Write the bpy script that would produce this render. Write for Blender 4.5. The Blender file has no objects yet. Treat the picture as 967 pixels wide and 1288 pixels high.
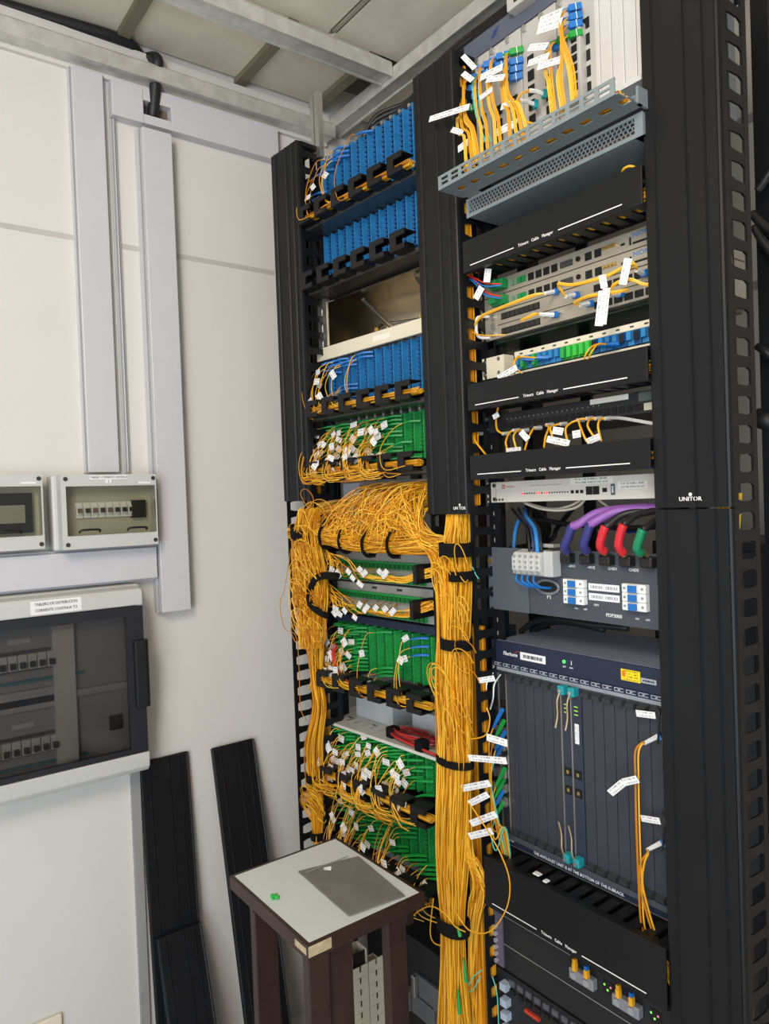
import bpy, math, random
from mathutils import Vector, Matrix
random.seed(7)
C = bpy.context.scene.collection
PI = math.pi
V = Vector
# ------------------------------------------------------------------ camera
FPX, YAW, PITCH, ROLL = 920.1, .64367, -.016858, -.036841
EYE = Vector((2.07, -1.17, 1.65))
_f = Vector((-math.cos(YAW), math.sin(YAW), 0)); _r = Vector((math.sin(YAW), math.cos(YAW), 0)); _u = Vector((0, 0, 1))
FW = _f*math.cos(PITCH) + _u*math.sin(PITCH); _u2 = _u*math.cos(PITCH) - _f*math.sin(PITCH)
RT = _r*math.cos(ROLL) + _u2*math.sin(ROLL); UP = _u2*math.cos(ROLL) - _r*math.sin(ROLL)
cam = bpy.data.cameras.new('camera'); co = bpy.data.objects.new('camera', cam); C.objects.link(co)
cam.sensor_fit = 'VERTICAL'; cam.sensor_height = 24; cam.lens = 24*FPX/1288; cam.clip_start = .02
co.matrix_world = Matrix(((RT.x, UP.x, -FW.x, EYE.x), (RT.y, UP.y, -FW.y, EYE.y), (RT.z, UP.z, -FW.z, EYE.z), (0, 0, 0, 1)))
bpy.context.scene.camera = co
# ------------------------------------------------------------------ world and light
w = bpy.data.worlds.new('daylight'); bpy.context.scene.world = w; w.use_nodes = True
w.node_tree.nodes['Background'].inputs[0].default_value = (.88, .93, 1.0, 1)
w.node_tree.nodes['Background'].inputs[1].default_value = .45
def area(name, loc, target, sx, sy, power, col):
    l = bpy.data.lights.new(name, 'AREA'); l.shape = 'RECTANGLE'; l.size = sx; l.size_y = sy; l.energy = power; l.color = col
    o = bpy.data.objects.new(name, l); C.objects.link(o); o.location = loc
    o.rotation_euler = (Vector(target)-Vector(loc)).to_track_quat('-Z', 'Y').to_euler(); return o
area('doorway_daylight', (3.6, -3.3, 1.3), (.4, -.2, 1.1), 1.6, 2.2, 80, (.80, .89, 1.0))
area('ceiling_lamp', (2.1, -1.7, 2.82), (1.05, -.1, 1.9), .5, 1.2, 46, (1.0, .88, .72))
vs = bpy.context.scene.view_settings
vs.view_transform = 'Standard'; vs.look = 'None'; vs.gamma = 1; vs.use_curve_mapping = False; vs.exposure = .17

# ------------------------------------------------------------------ measuring helpers
LA = math.radians(4)                                   # the left rack stands turned by four degrees
LF = Matrix.Translation((.77, 0, 0)) @ Matrix.Rotation(LA, 4, 'Z')
LFI = LF.inverted()
WF = Matrix.Identity(4)
def ray(u, v): return FW + RT*((u-483.5)/FPX) - UP*((v-644)/FPX)
def at(u, v, y):                                       # point on the plane at depth y of the right rack
    d = ray(u, v); return EYE + d*((y-EYE.y)/d.y)
def atl(u, v, y):                                      # the same in the frame of the left rack
    e = LFI @ EYE; d = LFI.to_3x3() @ ray(u, v); return e + d*((y-e.y)/d.y)
def atw(u, v, x):                                      # point at distance x from the left wall
    d = ray(u, v); return EYE + d*((x-EYE.x)/d.x)
# ------------------------------------------------------------------ materials
def lin(c): return tuple((x/255/12.92 if x/255 <= .04045 else ((x/255+.055)/1.055)**2.4) for x in c)
MATS = {}
def M(name, rgb, rough=.5, metal=0, var=.06, scale=12, bump=0, bscale=200, spec=.5, emit=0, coat=0):
    if name in MATS: return MATS[name]
    m = bpy.data.materials.new(name); m.use_nodes = True; n = m.node_tree.nodes; l = m.node_tree.links
    p = n['Principled BSDF']; c = lin(rgb)
    p.inputs['Roughness'].default_value = rough; p.inputs['Metallic'].default_value = metal
    p.inputs['Specular IOR Level'].default_value = spec; p.inputs['Coat Weight'].default_value = coat
    tc = n.new('ShaderNodeTexCoord'); no = n.new('ShaderNodeTexNoise'); no.inputs['Scale'].default_value = scale; no.inputs['Detail'].default_value = 4
    l.new(tc.outputs['Object'], no.inputs['Vector'])
    r = n.new('ShaderNodeValToRGB'); l.new(no.outputs['Fac'], r.inputs[0])
    r.color_ramp.elements[0].position = .3; r.color_ramp.elements[1].position = .7
    r.color_ramp.elements[0].color = (*[max(0, x*(1-var)) for x in c], 1); r.color_ramp.elements[1].color = (*[min(1, x*(1+var)) for x in c], 1)
    l.new(r.outputs[0], p.inputs['Base Color'])
    if bump:
        nb = n.new('ShaderNodeTexNoise'); nb.inputs['Scale'].default_value = bscale; l.new(tc.outputs['Object'], nb.inputs['Vector'])
        b = n.new('ShaderNodeBump'); b.inputs['Strength'].default_value = bump; b.inputs['Distance'].default_value = .002
        l.new(nb.outputs['Fac'], b.inputs['Height']); l.new(b.outputs[0], p.inputs['Normal'])
    if emit:
        p.inputs['Emission Color'].default_value = (*c, 1); p.inputs['Emission Strength'].default_value = emit
    MATS[name] = m; return m
def printed(name, paper, ink, lines=2, dens=.47):      # paper with rows of small print, along the UV length
    if name in MATS: return MATS[name]
    m = M(name, paper, .6, var=.02); n = m.node_tree.nodes; l = m.node_tree.links; p = n['Principled BSDF']
    src = p.inputs['Base Color'].links[0].from_socket
    uv = n.new('ShaderNodeUVMap'); sp = n.new('ShaderNodeSeparateXYZ'); l.new(uv.outputs[0], sp.inputs[0])
    def mth(op, a, b):
        q = n.new('ShaderNodeMath'); q.operation = op
        for i, x in enumerate((a, b)):
            if isinstance(x, (int, float)): q.inputs[i].default_value = x
            else: l.new(x, q.inputs[i])
        return q.outputs[0]
    t = mth('FRACT', mth('MULTIPLY', sp.outputs[1], lines), 0)
    band = mth('LESS_THAN', mth('ABSOLUTE', mth('SUBTRACT', t, .5), 0), .22)
    row = mth('FLOOR', mth('MULTIPLY', sp.outputs[1], lines), 0)
    cb = n.new('ShaderNodeCombineXYZ'); l.new(mth('MULTIPLY', sp.outputs[0], 26), cb.inputs[0]); l.new(mth('MULTIPLY', row, 7.3), cb.inputs[1])
    no = n.new('ShaderNodeTexNoise'); no.inputs['Scale'].default_value = 1; l.new(cb.outputs[0], no.inputs['Vector'])
    ins = mth('LESS_THAN', mth('ABSOLUTE', mth('SUBTRACT', sp.outputs[0], .5), 0), .38)
    k = mth('MULTIPLY', mth('MULTIPLY', band, ins), mth('GREATER_THAN', no.outputs['Fac'], dens))
    mx = n.new('ShaderNodeMix'); mx.data_type = 'RGBA'; l.new(k, mx.inputs[0]); l.new(src, mx.inputs[6]); mx.inputs[7].default_value = (*lin(ink), 1)
    l.new(mx.outputs[2], p.inputs['Base Color']); return m
black = M('black_powder_coat', (19, 20, 23), .45, var=.12, bump=.04, bscale=900, spec=.32)
blackp = M('black_plastic', (18, 18, 20), .5, spec=.35)
velcro = M('black_hook_tape', (16, 16, 17), .95, spec=.2, bump=.5, bscale=1500)
steel = M('galvanised_steel', (206, 206, 200), .38, .45, var=.14, scale=25)
alu = M('aluminium', (205, 205, 200), .3, .9, var=.05)
cream = M('cream_paint', (225, 216, 194), .5, var=.03)
greyp = M('light_grey_paint', (200, 202, 202), .45, var=.03)
midgrey = M('mid_grey_paint', (148, 152, 152), .5, var=.04)
dgrey = M('dark_grey_paint', (66, 69, 76), .5, var=.06)
navy = M('navy_paint', (31, 40, 64), .5, var=.05)
slate = M('slate_card_front', (54, 58, 67), .45, var=.05)
blue = M('adapter_blue', (44, 126, 184), .45, var=.12, scale=60)
blued = M('adapter_blue_deep', (20, 76, 128), .5, var=.1)
green = M('adapter_green', (40, 160, 78), .45, var=.12, scale=60)
greend = M('adapter_green_deep', (14, 105, 48), .5, var=.1)
boot_blue = M('boot_blue', (24, 110, 190), .45)
boot_green = M('boot_green', (22, 150, 62), .45)
white = M('white_plastic', (235, 236, 236), .45, var=.02)
paper = printed('label_paper', (240, 240, 240), (165, 165, 170), 2, .5)
paper1 = printed('sticker_paper', (240, 236, 224), (160, 158, 154), 2, .48)
YC = [M('fibre_yellow', (236, 170, 32), .45, var=.1), M('fibre_amber', (200, 128, 22), .45, var=.1), M('fibre_gold', (244, 196, 66), .45, var=.08)]
aqua = M('fibre_aqua', (90, 205, 190), .45)
redc = M('cable_red', (200, 45, 40), .45)
wallm = M('wall_paint', (214, 212, 207), .6, var=.025, scale=2.5, bump=.12, bscale=60)
seamm = M('wall_joint_filler', (186, 183, 176), .7)
trunkm = M('trunking_plastic', (200, 200, 205), .4, var=.015)
ceilm = M('ceiling_board', (232, 224, 206), .8, var=.06, scale=9, bump=.2, bscale=40)
ceilstrip = M('ceiling_batten_paint', (128, 122, 100), .7, var=.08)
holem = M('dark_hole', (14, 14, 15), .8)
hole2 = M('port_black', (12, 12, 13), .6)
wood = M('dark_brown_wood', (50, 29, 23), .5, var=.25, scale=18)
lam = M('white_laminate', (206, 214, 214), .35, var=.02)
plate = M('scuffed_grey_plate', (128, 130, 128), .45, .3, var=.16, scale=14)
ink_w = M('white_lettering', (235, 235, 235), .6)
ink_k = M('black_lettering', (50, 50, 52), .6)
ink_r = M('red_lettering', (190, 60, 60), .6)
ink_b = M('blue_lettering', (90, 130, 190), .6)
teal = M('teal_lever', (30, 150, 160), .4)
brass = M('brass', (214, 180, 110), .3, .9)
# ------------------------------------------------------------------ mesh builder
class MB:
    def __init__(s): s.v = []; s.f = []; s.m = []; s.uv = {}
    def poly(s, pts, faces, mi=0):
        b = len(s.v); s.v += [Vector(p) for p in pts]
        for f in faces: s.f.append([b+i for i in f]); s.m.append(mi)
        return s
    def box(s, x0, x1, y0, y1, z0, z1, mi=0, mat=None):
        p = [Vector((x, y, z)) for z in (z0, z1) for y in (y0, y1) for x in (x0, x1)]
        if mat is not None: p = [mat @ q for q in p]
        return s.poly(p, [(0, 2, 3, 1), (4, 5, 7, 6), (0, 1, 5, 4), (2, 6, 7, 3), (0, 4, 6, 2), (1, 3, 7, 5)], mi)
    def bar(s, a, b, w, h, up=(0, 0, 1), mi=0):        # box along a-b, w sideways, h along up
        a = Vector(a); b = Vector(b); d = (b-a).normalized(); up = Vector(up); sd = d.cross(up)
        if sd.length < 1e-4: sd = d.cross(Vector((0, 1, 0)))
        sd.normalize(); u = sd.cross(d).normalized()
        p = [q + sd*(i*w/2) + u*(j*h/2) for q in (a, b) for i, j in ((-1, -1), (1, -1), (1, 1), (-1, 1))]
        return s.poly(p, [(3, 2, 1, 0), (4, 5, 6, 7), (0, 1, 5, 4), (1, 2, 6, 5), (2, 3, 7, 6), (3, 0, 4, 7)], mi)
    def prism(s, prof, z0, z1, axis='z', mi=0):        # closed outline swept along an axis
        k = len(prof)
        mk = {'z': lambda a, b, t: (a, b, t), 'x': lambda a, b, t: (t, a, b), 'y': lambda a, b, t: (a, t, b)}[axis]
        p = [mk(a, b, t) for t in (z0, z1) for a, b in prof]
        fs = [tuple(range(k))[::-1], tuple(range(k, 2*k))] + [(i, (i+1) % k, k+(i+1) % k, k+i) for i in range(k)]
        return s.poly(p, fs, mi)
    def cyl(s, a, b, r, n=10, mi=0, r2=None):
        return s.tube([a, b], r, n, mi, radii=[r, r if r2 is None else r2])
    def tube(s, pts, r, n=5, mi=0, radii=None, flat=1.0):
        pts = [Vector(p) for p in pts]; k = len(pts); rings = []; nrm = None
        for i, p in enumerate(pts):
            t = (pts[min(i+1, k-1)]-pts[max(i-1, 0)])
            if t.length < 1e-9: t = Vector((0, 0, 1))
            t.normalize()
            if nrm is None: nrm = t.orthogonal().normalized()
            else:
                nrm = nrm - t*nrm.dot(t)
                nrm = nrm.normalized() if nrm.length > 1e-6 else t.orthogonal().normalized()
            bn = t.cross(nrm); rr = radii[i] if radii else r
            rings.append([p + nrm*(rr*math.cos(2*PI*j/n)) + bn*(rr*flat*math.sin(2*PI*j/n)) for j in range(n)])
        b = len(s.v)
        for R_ in rings: s.v += R_
        for i in range(k-1):
            for j in range(n):
                s.f.append([b+i*n+j, b+i*n+(j+1) % n, b+(i+1)*n+(j+1) % n, b+(i+1)*n+j]); s.m.append(mi)
        s.f.append([b+j for j in range(n)][::-1]); s.m.append(mi); s.f.append([b+(k-1)*n+j for j in range(n)]); s.m.append(mi)
        return s
    def slab(s, p0, p1, h, th=.0006, mi=0, nrm=None):   # flat strip from p0 to p1, height h, UV along its length
        p0 = Vector(p0); p1 = Vector(p1); d = p1-p0
        nv = Vector(nrm) if nrm is not None else Vector((.55, -.83, 0))
        up = nv.cross(d).normalized()*(h/2)
        if up.z < 0: up = -up
        nn = d.cross(up).normalized()*th/2
        b = len(s.v)
        s.poly([p0-up-nn, p1-up-nn, p1+up-nn, p0+up-nn, p0-up+nn, p1-up+nn, p1+up+nn, p0+up+nn],
               [(0, 3, 2, 1), (4, 5, 6, 7), (0, 1, 5, 4), (1, 2, 6, 5), (2, 3, 7, 6), (3, 0, 4, 7)], mi)
        uv = [(0, 0), (1, 0), (1, 1), (0, 1)]*2
        for i in range(8): s.uv[b+i] = uv[i]
        return s
    def mesh(s, name, mats, org=Vector((0, 0, 0)), smooth=False):
        me = bpy.data.meshes.new(name); me.from_pydata([tuple(Vector(p)-org) for p in s.v], [], s.f)
        for m in (mats if isinstance(mats, (list, tuple)) else [mats]): me.materials.append(m)
        me.polygons.foreach_set('material_index', s.m)
        if smooth: me.polygons.foreach_set('use_smooth', [True]*len(s.f))
        if s.uv:
            ul = me.uv_layers.new(name='UVMap')
            for lp in me.loops: ul.data[lp.index].uv = s.uv.get(lp.vertex_index, (0, 0))
        me.update(); return me
ORG = {}
def tag(o, label=None, cat=None, group=None, kind=None):
    if label: o['label'] = label
    if cat: o['category'] = cat
    if group: o['group'] = group
    if kind: o['kind'] = kind
    return o
def thing(name, loc, label, cat, group=None, fr=WF):
    o = bpy.data.objects.new(name, None); C.objects.link(o); o.empty_display_size = .05
    loc = Vector(loc); o.matrix_world = fr @ Matrix.Translation(loc); ORG[o.name] = loc
    return tag(o, label, cat, group)
def put(mb, name, mats, parent=None, fr=WF, smooth=False, bevel=0, org=None):
    o_ = ORG[parent.name] if parent else (Vector(org) if org is not None else Vector((0, 0, 0)))
    o = bpy.data.objects.new(name, mb.mesh(name, mats, o_, smooth)); C.objects.link(o)
    if parent: o.parent = parent; ORG[o.name] = o_
    else: o.matrix_world = fr @ Matrix.Translation(o_); ORG[o.name] = o_
    if bevel:
        b = o.modifiers.new('bevel', 'BEVEL'); b.width = bevel; b.segments = 2; b.limit_method = 'ANGLE'
    return o
def inst(me, name, loc, parent, rot=None):              # a copy of a small part that shares its mesh
    o = bpy.data.objects.new(name, me); C.objects.link(o); o.parent = parent
    o.location = Vector(loc)-ORG[parent.name]; ORG[o.name] = Vector(loc)
    if rot: o.rotation_euler = rot
    return o
DG = None
def text(body, h, loc, rot, mat, parent, name='lettering', align='LEFT', sx=1.0, ext=.0002, shear=0, gap=1.0):
    cu = bpy.data.curves.new('lettering', 'FONT'); cu.body = body; cu.size = h; cu.align_x = align; cu.align_y = 'CENTER'; cu.extrude = ext; cu.resolution_u = 2; cu.shear = shear; cu.space_character = gap; cu.offset = h*.012
    t = bpy.data.objects.new('tmp', cu); C.objects.link(t)
    bpy.context.view_layer.update()
    me = bpy.data.meshes.new_from_object(t.evaluated_get(bpy.context.evaluated_depsgraph_get())); me.name = name
    bpy.data.objects.remove(t); me.materials.clear(); me.materials.append(mat)
    o = bpy.data.objects.new(name, me); C.objects.link(o)
    o.parent = parent; o.location = Vector(loc)-ORG[parent.name]; o.rotation_euler = rot; o.scale = (sx, 1, 1)
    return o
FRONT = (PI/2, 0, 0); WALLROT = (PI/2, 0, PI/2)
def smooth_path(pts, sub=5):
    P = [Vector(p) for p in pts]
    if len(P) < 3: return P
    out = []
    for i in range(len(P)-1):
        a = P[max(i-1, 0)]; b = P[i]; c = P[i+1]; d = P[min(i+2, len(P)-1)]
        for k in range(sub):
            t = k/sub
            out.append(.5*((2*b) + (c-a)*t + (2*a-5*b+4*c-d)*t*t + (3*b-a-3*c+d)*t**3))
    out.append(P[-1]); return out
def bundle(mb, way, n, r=.0013, sub=4, wob=.18, mats=3, sides=4, rnd=random):
    """n loose fibres along stations (centre, half axis, half axis)"""
    for i in range(n):
        a = rnd.uniform(0, 2*PI); q = math.sqrt(rnd.random()); x, y = q*math.cos(a), q*math.sin(a); pts = []
        for c, A, B in way:
            x += rnd.uniform(-wob, wob); y += rnd.uniform(-wob, wob); k = math.hypot(x, y)
            if k > 1: x /= k; y /= k
            pts.append(Vector(c) + Vector(A)*x + Vector(B)*y)
        mb.tube(smooth_path(pts, sub), r, sides, rnd.randrange(mats))
    return mb

# ================================================================== THE SETTING
def struct(name, mb, mats, bevel=0): return tag(put(mb, name, mats, bevel=bevel), kind='structure')
wl = struct('wall_left', MB().box(-.12, 0, -5, .8, 0, 3.05), wallm)
for z in (2.385, 1.20):
    put(MB().box(0, .0012, -5 if z > 2 else -.34, -.62 if z > 2 else -.02, z-.007, z+.007), 'joint', seamm, wl) if z > 2 else None
put(MB().box(0, .0012, -.50, -.02, 2.378, 2.392), 'joint', seamm, wl)
struct('wall_back', MB().box(-.12, 4.6, .8, .92, 0, 3.05), M('back_wall_paint', (168, 162, 150), .7, var=.04, scale=3))
bwj = bpy.data.objects['wall_back']
for z in (2.18, 2.62): put(MB().box(0, 4.6, .7988, .8, z-.012, z+.012), 'joint', M('back_wall_joint', (120, 116, 108), .7), bwj)
struct('floor', MB().box(-.12, 4.6, -5, .92, -.1, 0), M('floor_tile', (196, 192, 184), .4, var=.05, scale=3))
ce = struct('ceiling', MB().box(-.12, 4.6, -5, .92, 3.05, 3.12), M('ceiling_void', (150, 145, 135), .8))
# ceiling boards lying above the steel channels
ys = [-2.6, -1.85, -1.10, -.485, -.12, .15]
for i in range(len(ys)-1):
    put(MB().box(.012, .343, ys[i]+.016, ys[i+1]-.016, 2.962, 2.972), 'ceiling_board', ceilm, ce)
for x0, x1 in ((.347, .95), (.965, 1.55), (1.565, 2.15), (2.165, 2.75)):
    for y0, y1 in ((-2.6, -1.9), (-1.885, -1.26), (-1.245, -.63), (-.615, -.012), (.004, .235)):
        put(MB().box(x0, x1, y0, y1, 2.962, 2.972), 'ceiling_board', ceilm, ce)
for x0, x1 in ((.012, .62), (.635, 1.4)): put(MB().box(x0, x1, .262, .79, 2.962, 2.972), 'ceiling_board', ceilm, ce)
for y in ys[:-1]+[.15]:
    put(MB().box(.0, .345, y-.016, y+.016, 2.9455, 2.9615), 'batten', ceilstrip, ce)
for y in (-.62, -.004, -1.25):
    put(MB().box(.36, 2.75, y-.011, y+.011, 2.962, 2.9635), 'joint', M('board_joint', (176, 168, 146), .8), ce)
def channel(name, a, b, wdt, hgt, lab):                 # ribbed galvanised profile
    a = Vector(a); b = Vector(b); ax = 'y' if abs(b.y-a.y) > abs(b.x-a.x) else 'x'
    t = thing(name, a, lab, 'ceiling channel')
    w2 = wdt/2; p = [(-w2, 0), (-w2+.006, 0), (-w2+.010, .004), (w2-.010, .004), (w2-.006, 0), (w2, 0), (w2, hgt), (w2-.004, hgt+.004), (w2-.004, hgt+.0055), (-w2+.004, hgt+.0055), (-w2+.004, hgt+.004), (-w2, hgt)]
    if ax == 'y': q = [(a.x+x, a.z+z) for x, z in p]; t0, t1 = a.y, b.y
    else: q = [(a.y+x, a.z+z) for x, z in p]; t0, t1 = a.x, b.x
    put(MB().prism(q, t0, t1, ax), 'profile', steel, t, bevel=.0012)
    return t
c1 = channel('ceiling_channel', (.036, -2.6, 2.842), (.036, .19, 2.842), .064, .040, 'galvanised steel channel running along the top of the left wall')
c2 = channel('ceiling_channel', (.345, -2.6, 2.892), (.345, .19, 2.892), .062, .040, 'galvanised steel channel crossing the ceiling away from the wall')
c3 = channel('ceiling_channel', (.002, .219, 2.880), (2.9, .219, 2.880), .055, .040, 'galvanised steel channel parallel to the racks, above them')
put(MB().box(.0, .014, -5, .19, 2.834, 2.905).box(.0, .030, -5, .19, 2.886, 2.93), 'trim_1', wallm); tag(bpy.data.objects['trim_1'], kind='structure')
put(MB().box(.0, .014, -.541, -.517, .0, .945), 'trim_2', M('grey_trim', (150, 150, 150), .5)); tag(bpy.data.objects['trim_2'], kind='structure')

# ---- cable trunking on the left wall
def trunk(name, y0, y1, z0, z1, d, lab):
    t = thing(name, (0, (y0+y1)/2, z0), lab, 'trunking')
    put(MB().box(0.0005, d*.55, y0, y1, z0, z1), 'channel_base', trunkm, t)
    v = (z1-z0) > (y1-y0); e = .006
    put(MB().box(d*.55, d, y0+(e if v else 0), y1-(e if v else 0), z0+(0 if v else e), z1-(0 if v else e)), 'snap_lid', trunkm, t, bevel=.002)
    if v: put(MB().box(d*.55+.0004, d*.6, y0+.002, y1-.002, z0-.0005, z1+.0005), 'lid_seam', midgrey, t)
    return t
trunk('cable_trunking', -.628, -.535, 1.752, 2.835, .028, 'white vertical trunking above the right breaker box, left of the bigger duct')
trunk('cable_trunking', -.521, -.506, 1.752, 2.729, .018, 'thin white trunking strip between the two wide vertical ducts')
trunk('cable_trunking', -.452, -.356, 1.355, 2.712, .05, 'wide white vertical duct reaching from the wall hole down beside the panel')
trunk('cable_trunking', -1.4, -.4535, 1.449, 1.5475, .045, 'white horizontal duct between the breaker boxes and the large panel')
t = thing('cable_trunking', (0, -.25, 2.73), 'white horizontal duct under the ceiling with a square cut hole', 'trunking')
for nm, a in (('duct_face', (-.521, -.434)), ('duct_face', (-.354, -.006))): put(MB().box(.0005, .034, a[0], a[1], 2.731, 2.832), nm, trunkm, t, bevel=.002)
put(MB().box(.0005, .034, -.434, -.354, 2.731, 2.756).box(.0005, .034, -.434, -.354, 2.795, 2.832), 'duct_face', trunkm, t)
put(MB().box(.0005, .004, -.434, -.354, 2.756, 2.795), 'hole_back', M('raw_brick_hole', (110, 92, 78), .9, var=.3), t)
cb = MB()
def atz(u, v, z): d = ray(u, v); return EYE + d*((z-EYE.z)/d.z)
P0 = [atz(-60, -8, 2.944), atz(0, 6, 2.944), atz(50, 20, 2.944), atz(100, 34, 2.944), atz(140, 46, 2.944), atz(165, 58, 2.942), atz(180, 74, 2.934), V((.055, -.398, 2.91)), V((.040, -.398, 2.86)), V((.028, -.400, 2.81)), V((.020, -.402, 2.776)), V((.012, -.402, 2.767))]
cb.tube(smooth_path(P0, 6), .0165, 10)
tag(put(cb, 'power_cable', M('black_cable_sheath', (28, 29, 33), .5), smooth=True, org=(.15, -.56, 2.98)), 'thick black cable dropping from the ceiling into the wall hole', 'cable')

# ---- breaker boxes
glassm = bpy.data.materials.new('smoked_clear_lid'); glassm.use_nodes = True
def glassy(m, tint, gloss):
    n = m.node_tree.nodes; l = m.node_tree.links; n.remove(n['Principled BSDF'])
    tr = n.new('ShaderNodeBsdfTransparent'); tr.inputs[0].default_value = (*tint, 1)
    gl = n.new('ShaderNodeBsdfGlossy'); gl.inputs['Roughness'].default_value = .08
    fr = n.new('ShaderNodeFresnel'); fr.inputs[0].default_value = gloss
    no = n.new('ShaderNodeTexNoise'); no.inputs['Scale'].default_value = 3
    mx = n.new('ShaderNodeMixShader'); l.new(fr.outputs[0], mx.inputs[0]); l.new(tr.outputs[0], mx.inputs[1]); l.new(gl.outputs[0], mx.inputs[2])
    l.new(mx.outputs[0], n['Material Output'].inputs[0])
glassy(glassm, (.88, .87, .82), 1.45)
smoke = bpy.data.materials.new('smoked_door_glass'); smoke.use_nodes = True; glassy(smoke, (.70, .68, .66), 1.45)
encl = M('enclosure_grey', (196, 197, 194), .45, var=.02)
def frame_boxes(mb, x0, x1, y0, y1, z0, z1, b, bt=None, bb=None):
    bt = bt or b; bb = bb or b
    mb.box(x0, x1, y0, y1, z1-bt, z1).box(x0, x1, y0, y1, z0, z0+bb).box(x0, x1, y0, y0+b, z0+bb, z1-bt).box(x0, x1, y1-b, y1, z0+bb, z1-bt); return mb
def breaker_box(y0, y1, z0, z1, d, lab, nb):
    t = thing('breaker_box', (0, (y0+y1)/2, z0), lab, 'breaker box', 'breaker boxes on the left wall')
    put(MB().box(.0005, d*.55, y0-.012, y1, z0-.004, z1+.002), 'box_base', encl, t, bevel=.006)
    wy0, wy1, wz0, wz1 = y0+.012, y1-.004, z0+.034, z1-.03
    mb = MB().box(d*.55, d, y0, y1, wz1, z1).box(d*.55, d, y0, y1, z0, wz0).box(d*.55, d, y0, wy0, wz0, wz1).box(d*.55, d, wy1, y1, wz0, wz1)
    put(mb, 'front_frame', encl, t)
    put(MB().box(d*.55, d*.57, wy0, wy1, wz0, wz1), 'mounting_plate', M('mounting_plate', (186, 184, 168), .6), t)
    for k in range(nb):
        yy = wy0+.030+k*.019
        b = put(MB().box(d*.57, d*.66, yy, yy+.0175, wz0+.045, wz0+.085).box(d*.66, d*.72, yy, yy+.0175, wz0+.053, wz0+.075), 'breaker', white, t)
        put(MB().box(d*.72, d*.82, yy+.004, yy+.0135, wz0+.058, wz0+.070), 'toggle', [blackp, M('toggle_brown', (120, 88, 76), .5)][0 if k > 4 or k % 2 else 1], b)
    put(MB().box(d*.57, d*.75, wy1-.055, wy1-.018, wz0+.040, wz0+.088), 'meter', hole2, t)
    put(MB().box(d-.002, d+.004, wy0+.002, wy1-.002, wz0+.001, wz1-.001), 'clear_lid', glassm, t)
    for yy in ((y0+.065, y1-.058) if nb > 1 else (y0+.19,)):
        put(MB().tube(smooth_path([(d+.004, yy-.025, wz0+.008), (d+.013, yy-.02, wz0+.014), (d+.013, yy+.02, wz0+.014), (d+.004, yy+.025, wz0+.008)], 4), .0028, 6), 'lid_handle', blackp, t)
    for yy in (y0+.012, y1-.008):
        for zz in (z0+.012, z1-.011): put(MB().cyl((d-.001, yy, zz), (d+.0015, yy, zz), .0056, 12), 'cover_screw', M('dark_screw', (52, 50, 48), .5), t)
    return t
t = breaker_box(-.712, -.467, 1.552, 1.743, .10, 'grey breaker box with clear lid and a row of breakers, right of the pair', 8)
s = MB().box(.10, .1008, -.640, -.543, 1.7305, 1.7405); put(s, 'title_label', white, t)
text('TABLERO CORRIENTE CONTINUA', .0072, (.1009, -.5915, 1.7355), WALLROT, ink_k, t, align='CENTER', sx=.86)
s = MB().box(.10, .1008, -.601, -.586, 1.7205, 1.7295); put(s, 'title_label', white, t); text('2', .008, (.1009, -.5935, 1.7248), WALLROT, ink_k, t, align='CENTER')
put(MB().box(.10, .1006, -.515, -.482, 1.718, 1.7225), 'title_label', white, t)
t = breaker_box(-1.02, -.75, 1.558, 1.746, .08, 'grey breaker box cut by the left edge of the picture', 1)
put(MB().box(.046, .062, -.87, -.772, 1.60, 1.70), 'breaker', blackp, t); put(MB().box(.062, .066, -.86, -.79, 1.625, 1.67), 'display', M('meter_face', (150, 150, 140), .3), t)
put(MB().box(.08, .0806, -.80, -.765, 1.7225, 1.727), 'title_label', white, t)

# ---- large distribution panel
t = thing('distribution_board', (0, -.93, .95), 'large white distribution panel with a smoked glass door, low on the left wall', 'distribution panel')
Y0, Y1, Z0, Z1 = -1.36, -.505, .936, 1.444
put(MB().box(.0005, .05, Y0, Y1, Z0, Z1), 'panel_base', encl, t, bevel=.008)
mb = MB().prism([(.05, 1.440), (.098, 1.436), (.104, 1.425), (.104, 1.392), (.05, 1.392)], Y0+.02, -.518, 'y')
mb.prism([(.05, .997), (.112, .997), (.108, .958), (.098, .945), (.05, .942)], Y0+.02, -.518, 'y')
put(mb, 'front_bezel', encl, t, bevel=.003)
put(MB().box(.05, .102, -.534, -.520, .997, 1.392), 'front_bezel', encl, t)
put(MB().box(.05, .054, Y0+.02, -.534, .997, 1.392), 'mounting_plate', M('panel_plate', (150, 153, 158), .6), t)
put(MB().box(.054, .066, -1.3, -.70, 1.155, 1.205).box(.054, .066, -.90, -.535, 1.168, 1.185), 'divider_duct', M('panel_duct', (170, 172, 174), .6), t)
put(MB().box(.054, .075, -.742, -.69, .999, 1.36), 'divider_duct', M('panel_duct_light', (205, 205, 204), .6), t)
for zr in (1.265, 1.052):
    put(MB().box(.054, .058, -1.3, -.73, zr-.012, zr+.040), 'breaker_cutout', M('cutout', (70, 72, 76), .6), t)
    for k in range(14):
        yy = -.755-k*.0225
        b = put(MB().box(.058, .072, yy, yy+.0205, zr-.006, zr+.032), 'breaker', M('breaker_body', (205, 205, 205), .5), t)
        put(MB().box(.072, .084, yy+.004, yy+.016, zr+.000, zr+.014), 'toggle', blackp, b)
    put(MB().box(.058, .064, -1.3, -.665, zr-.040, zr-.034), 'teal_strip', M('teal_strip', (40, 120, 130), .5), t)
    put(MB().box(.054, .0548, -.84, -.79, zr+.058, zr+.070), 'row_label', printed('row_label', (190, 192, 195), (60, 60, 66), 1, .45), t)
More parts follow.
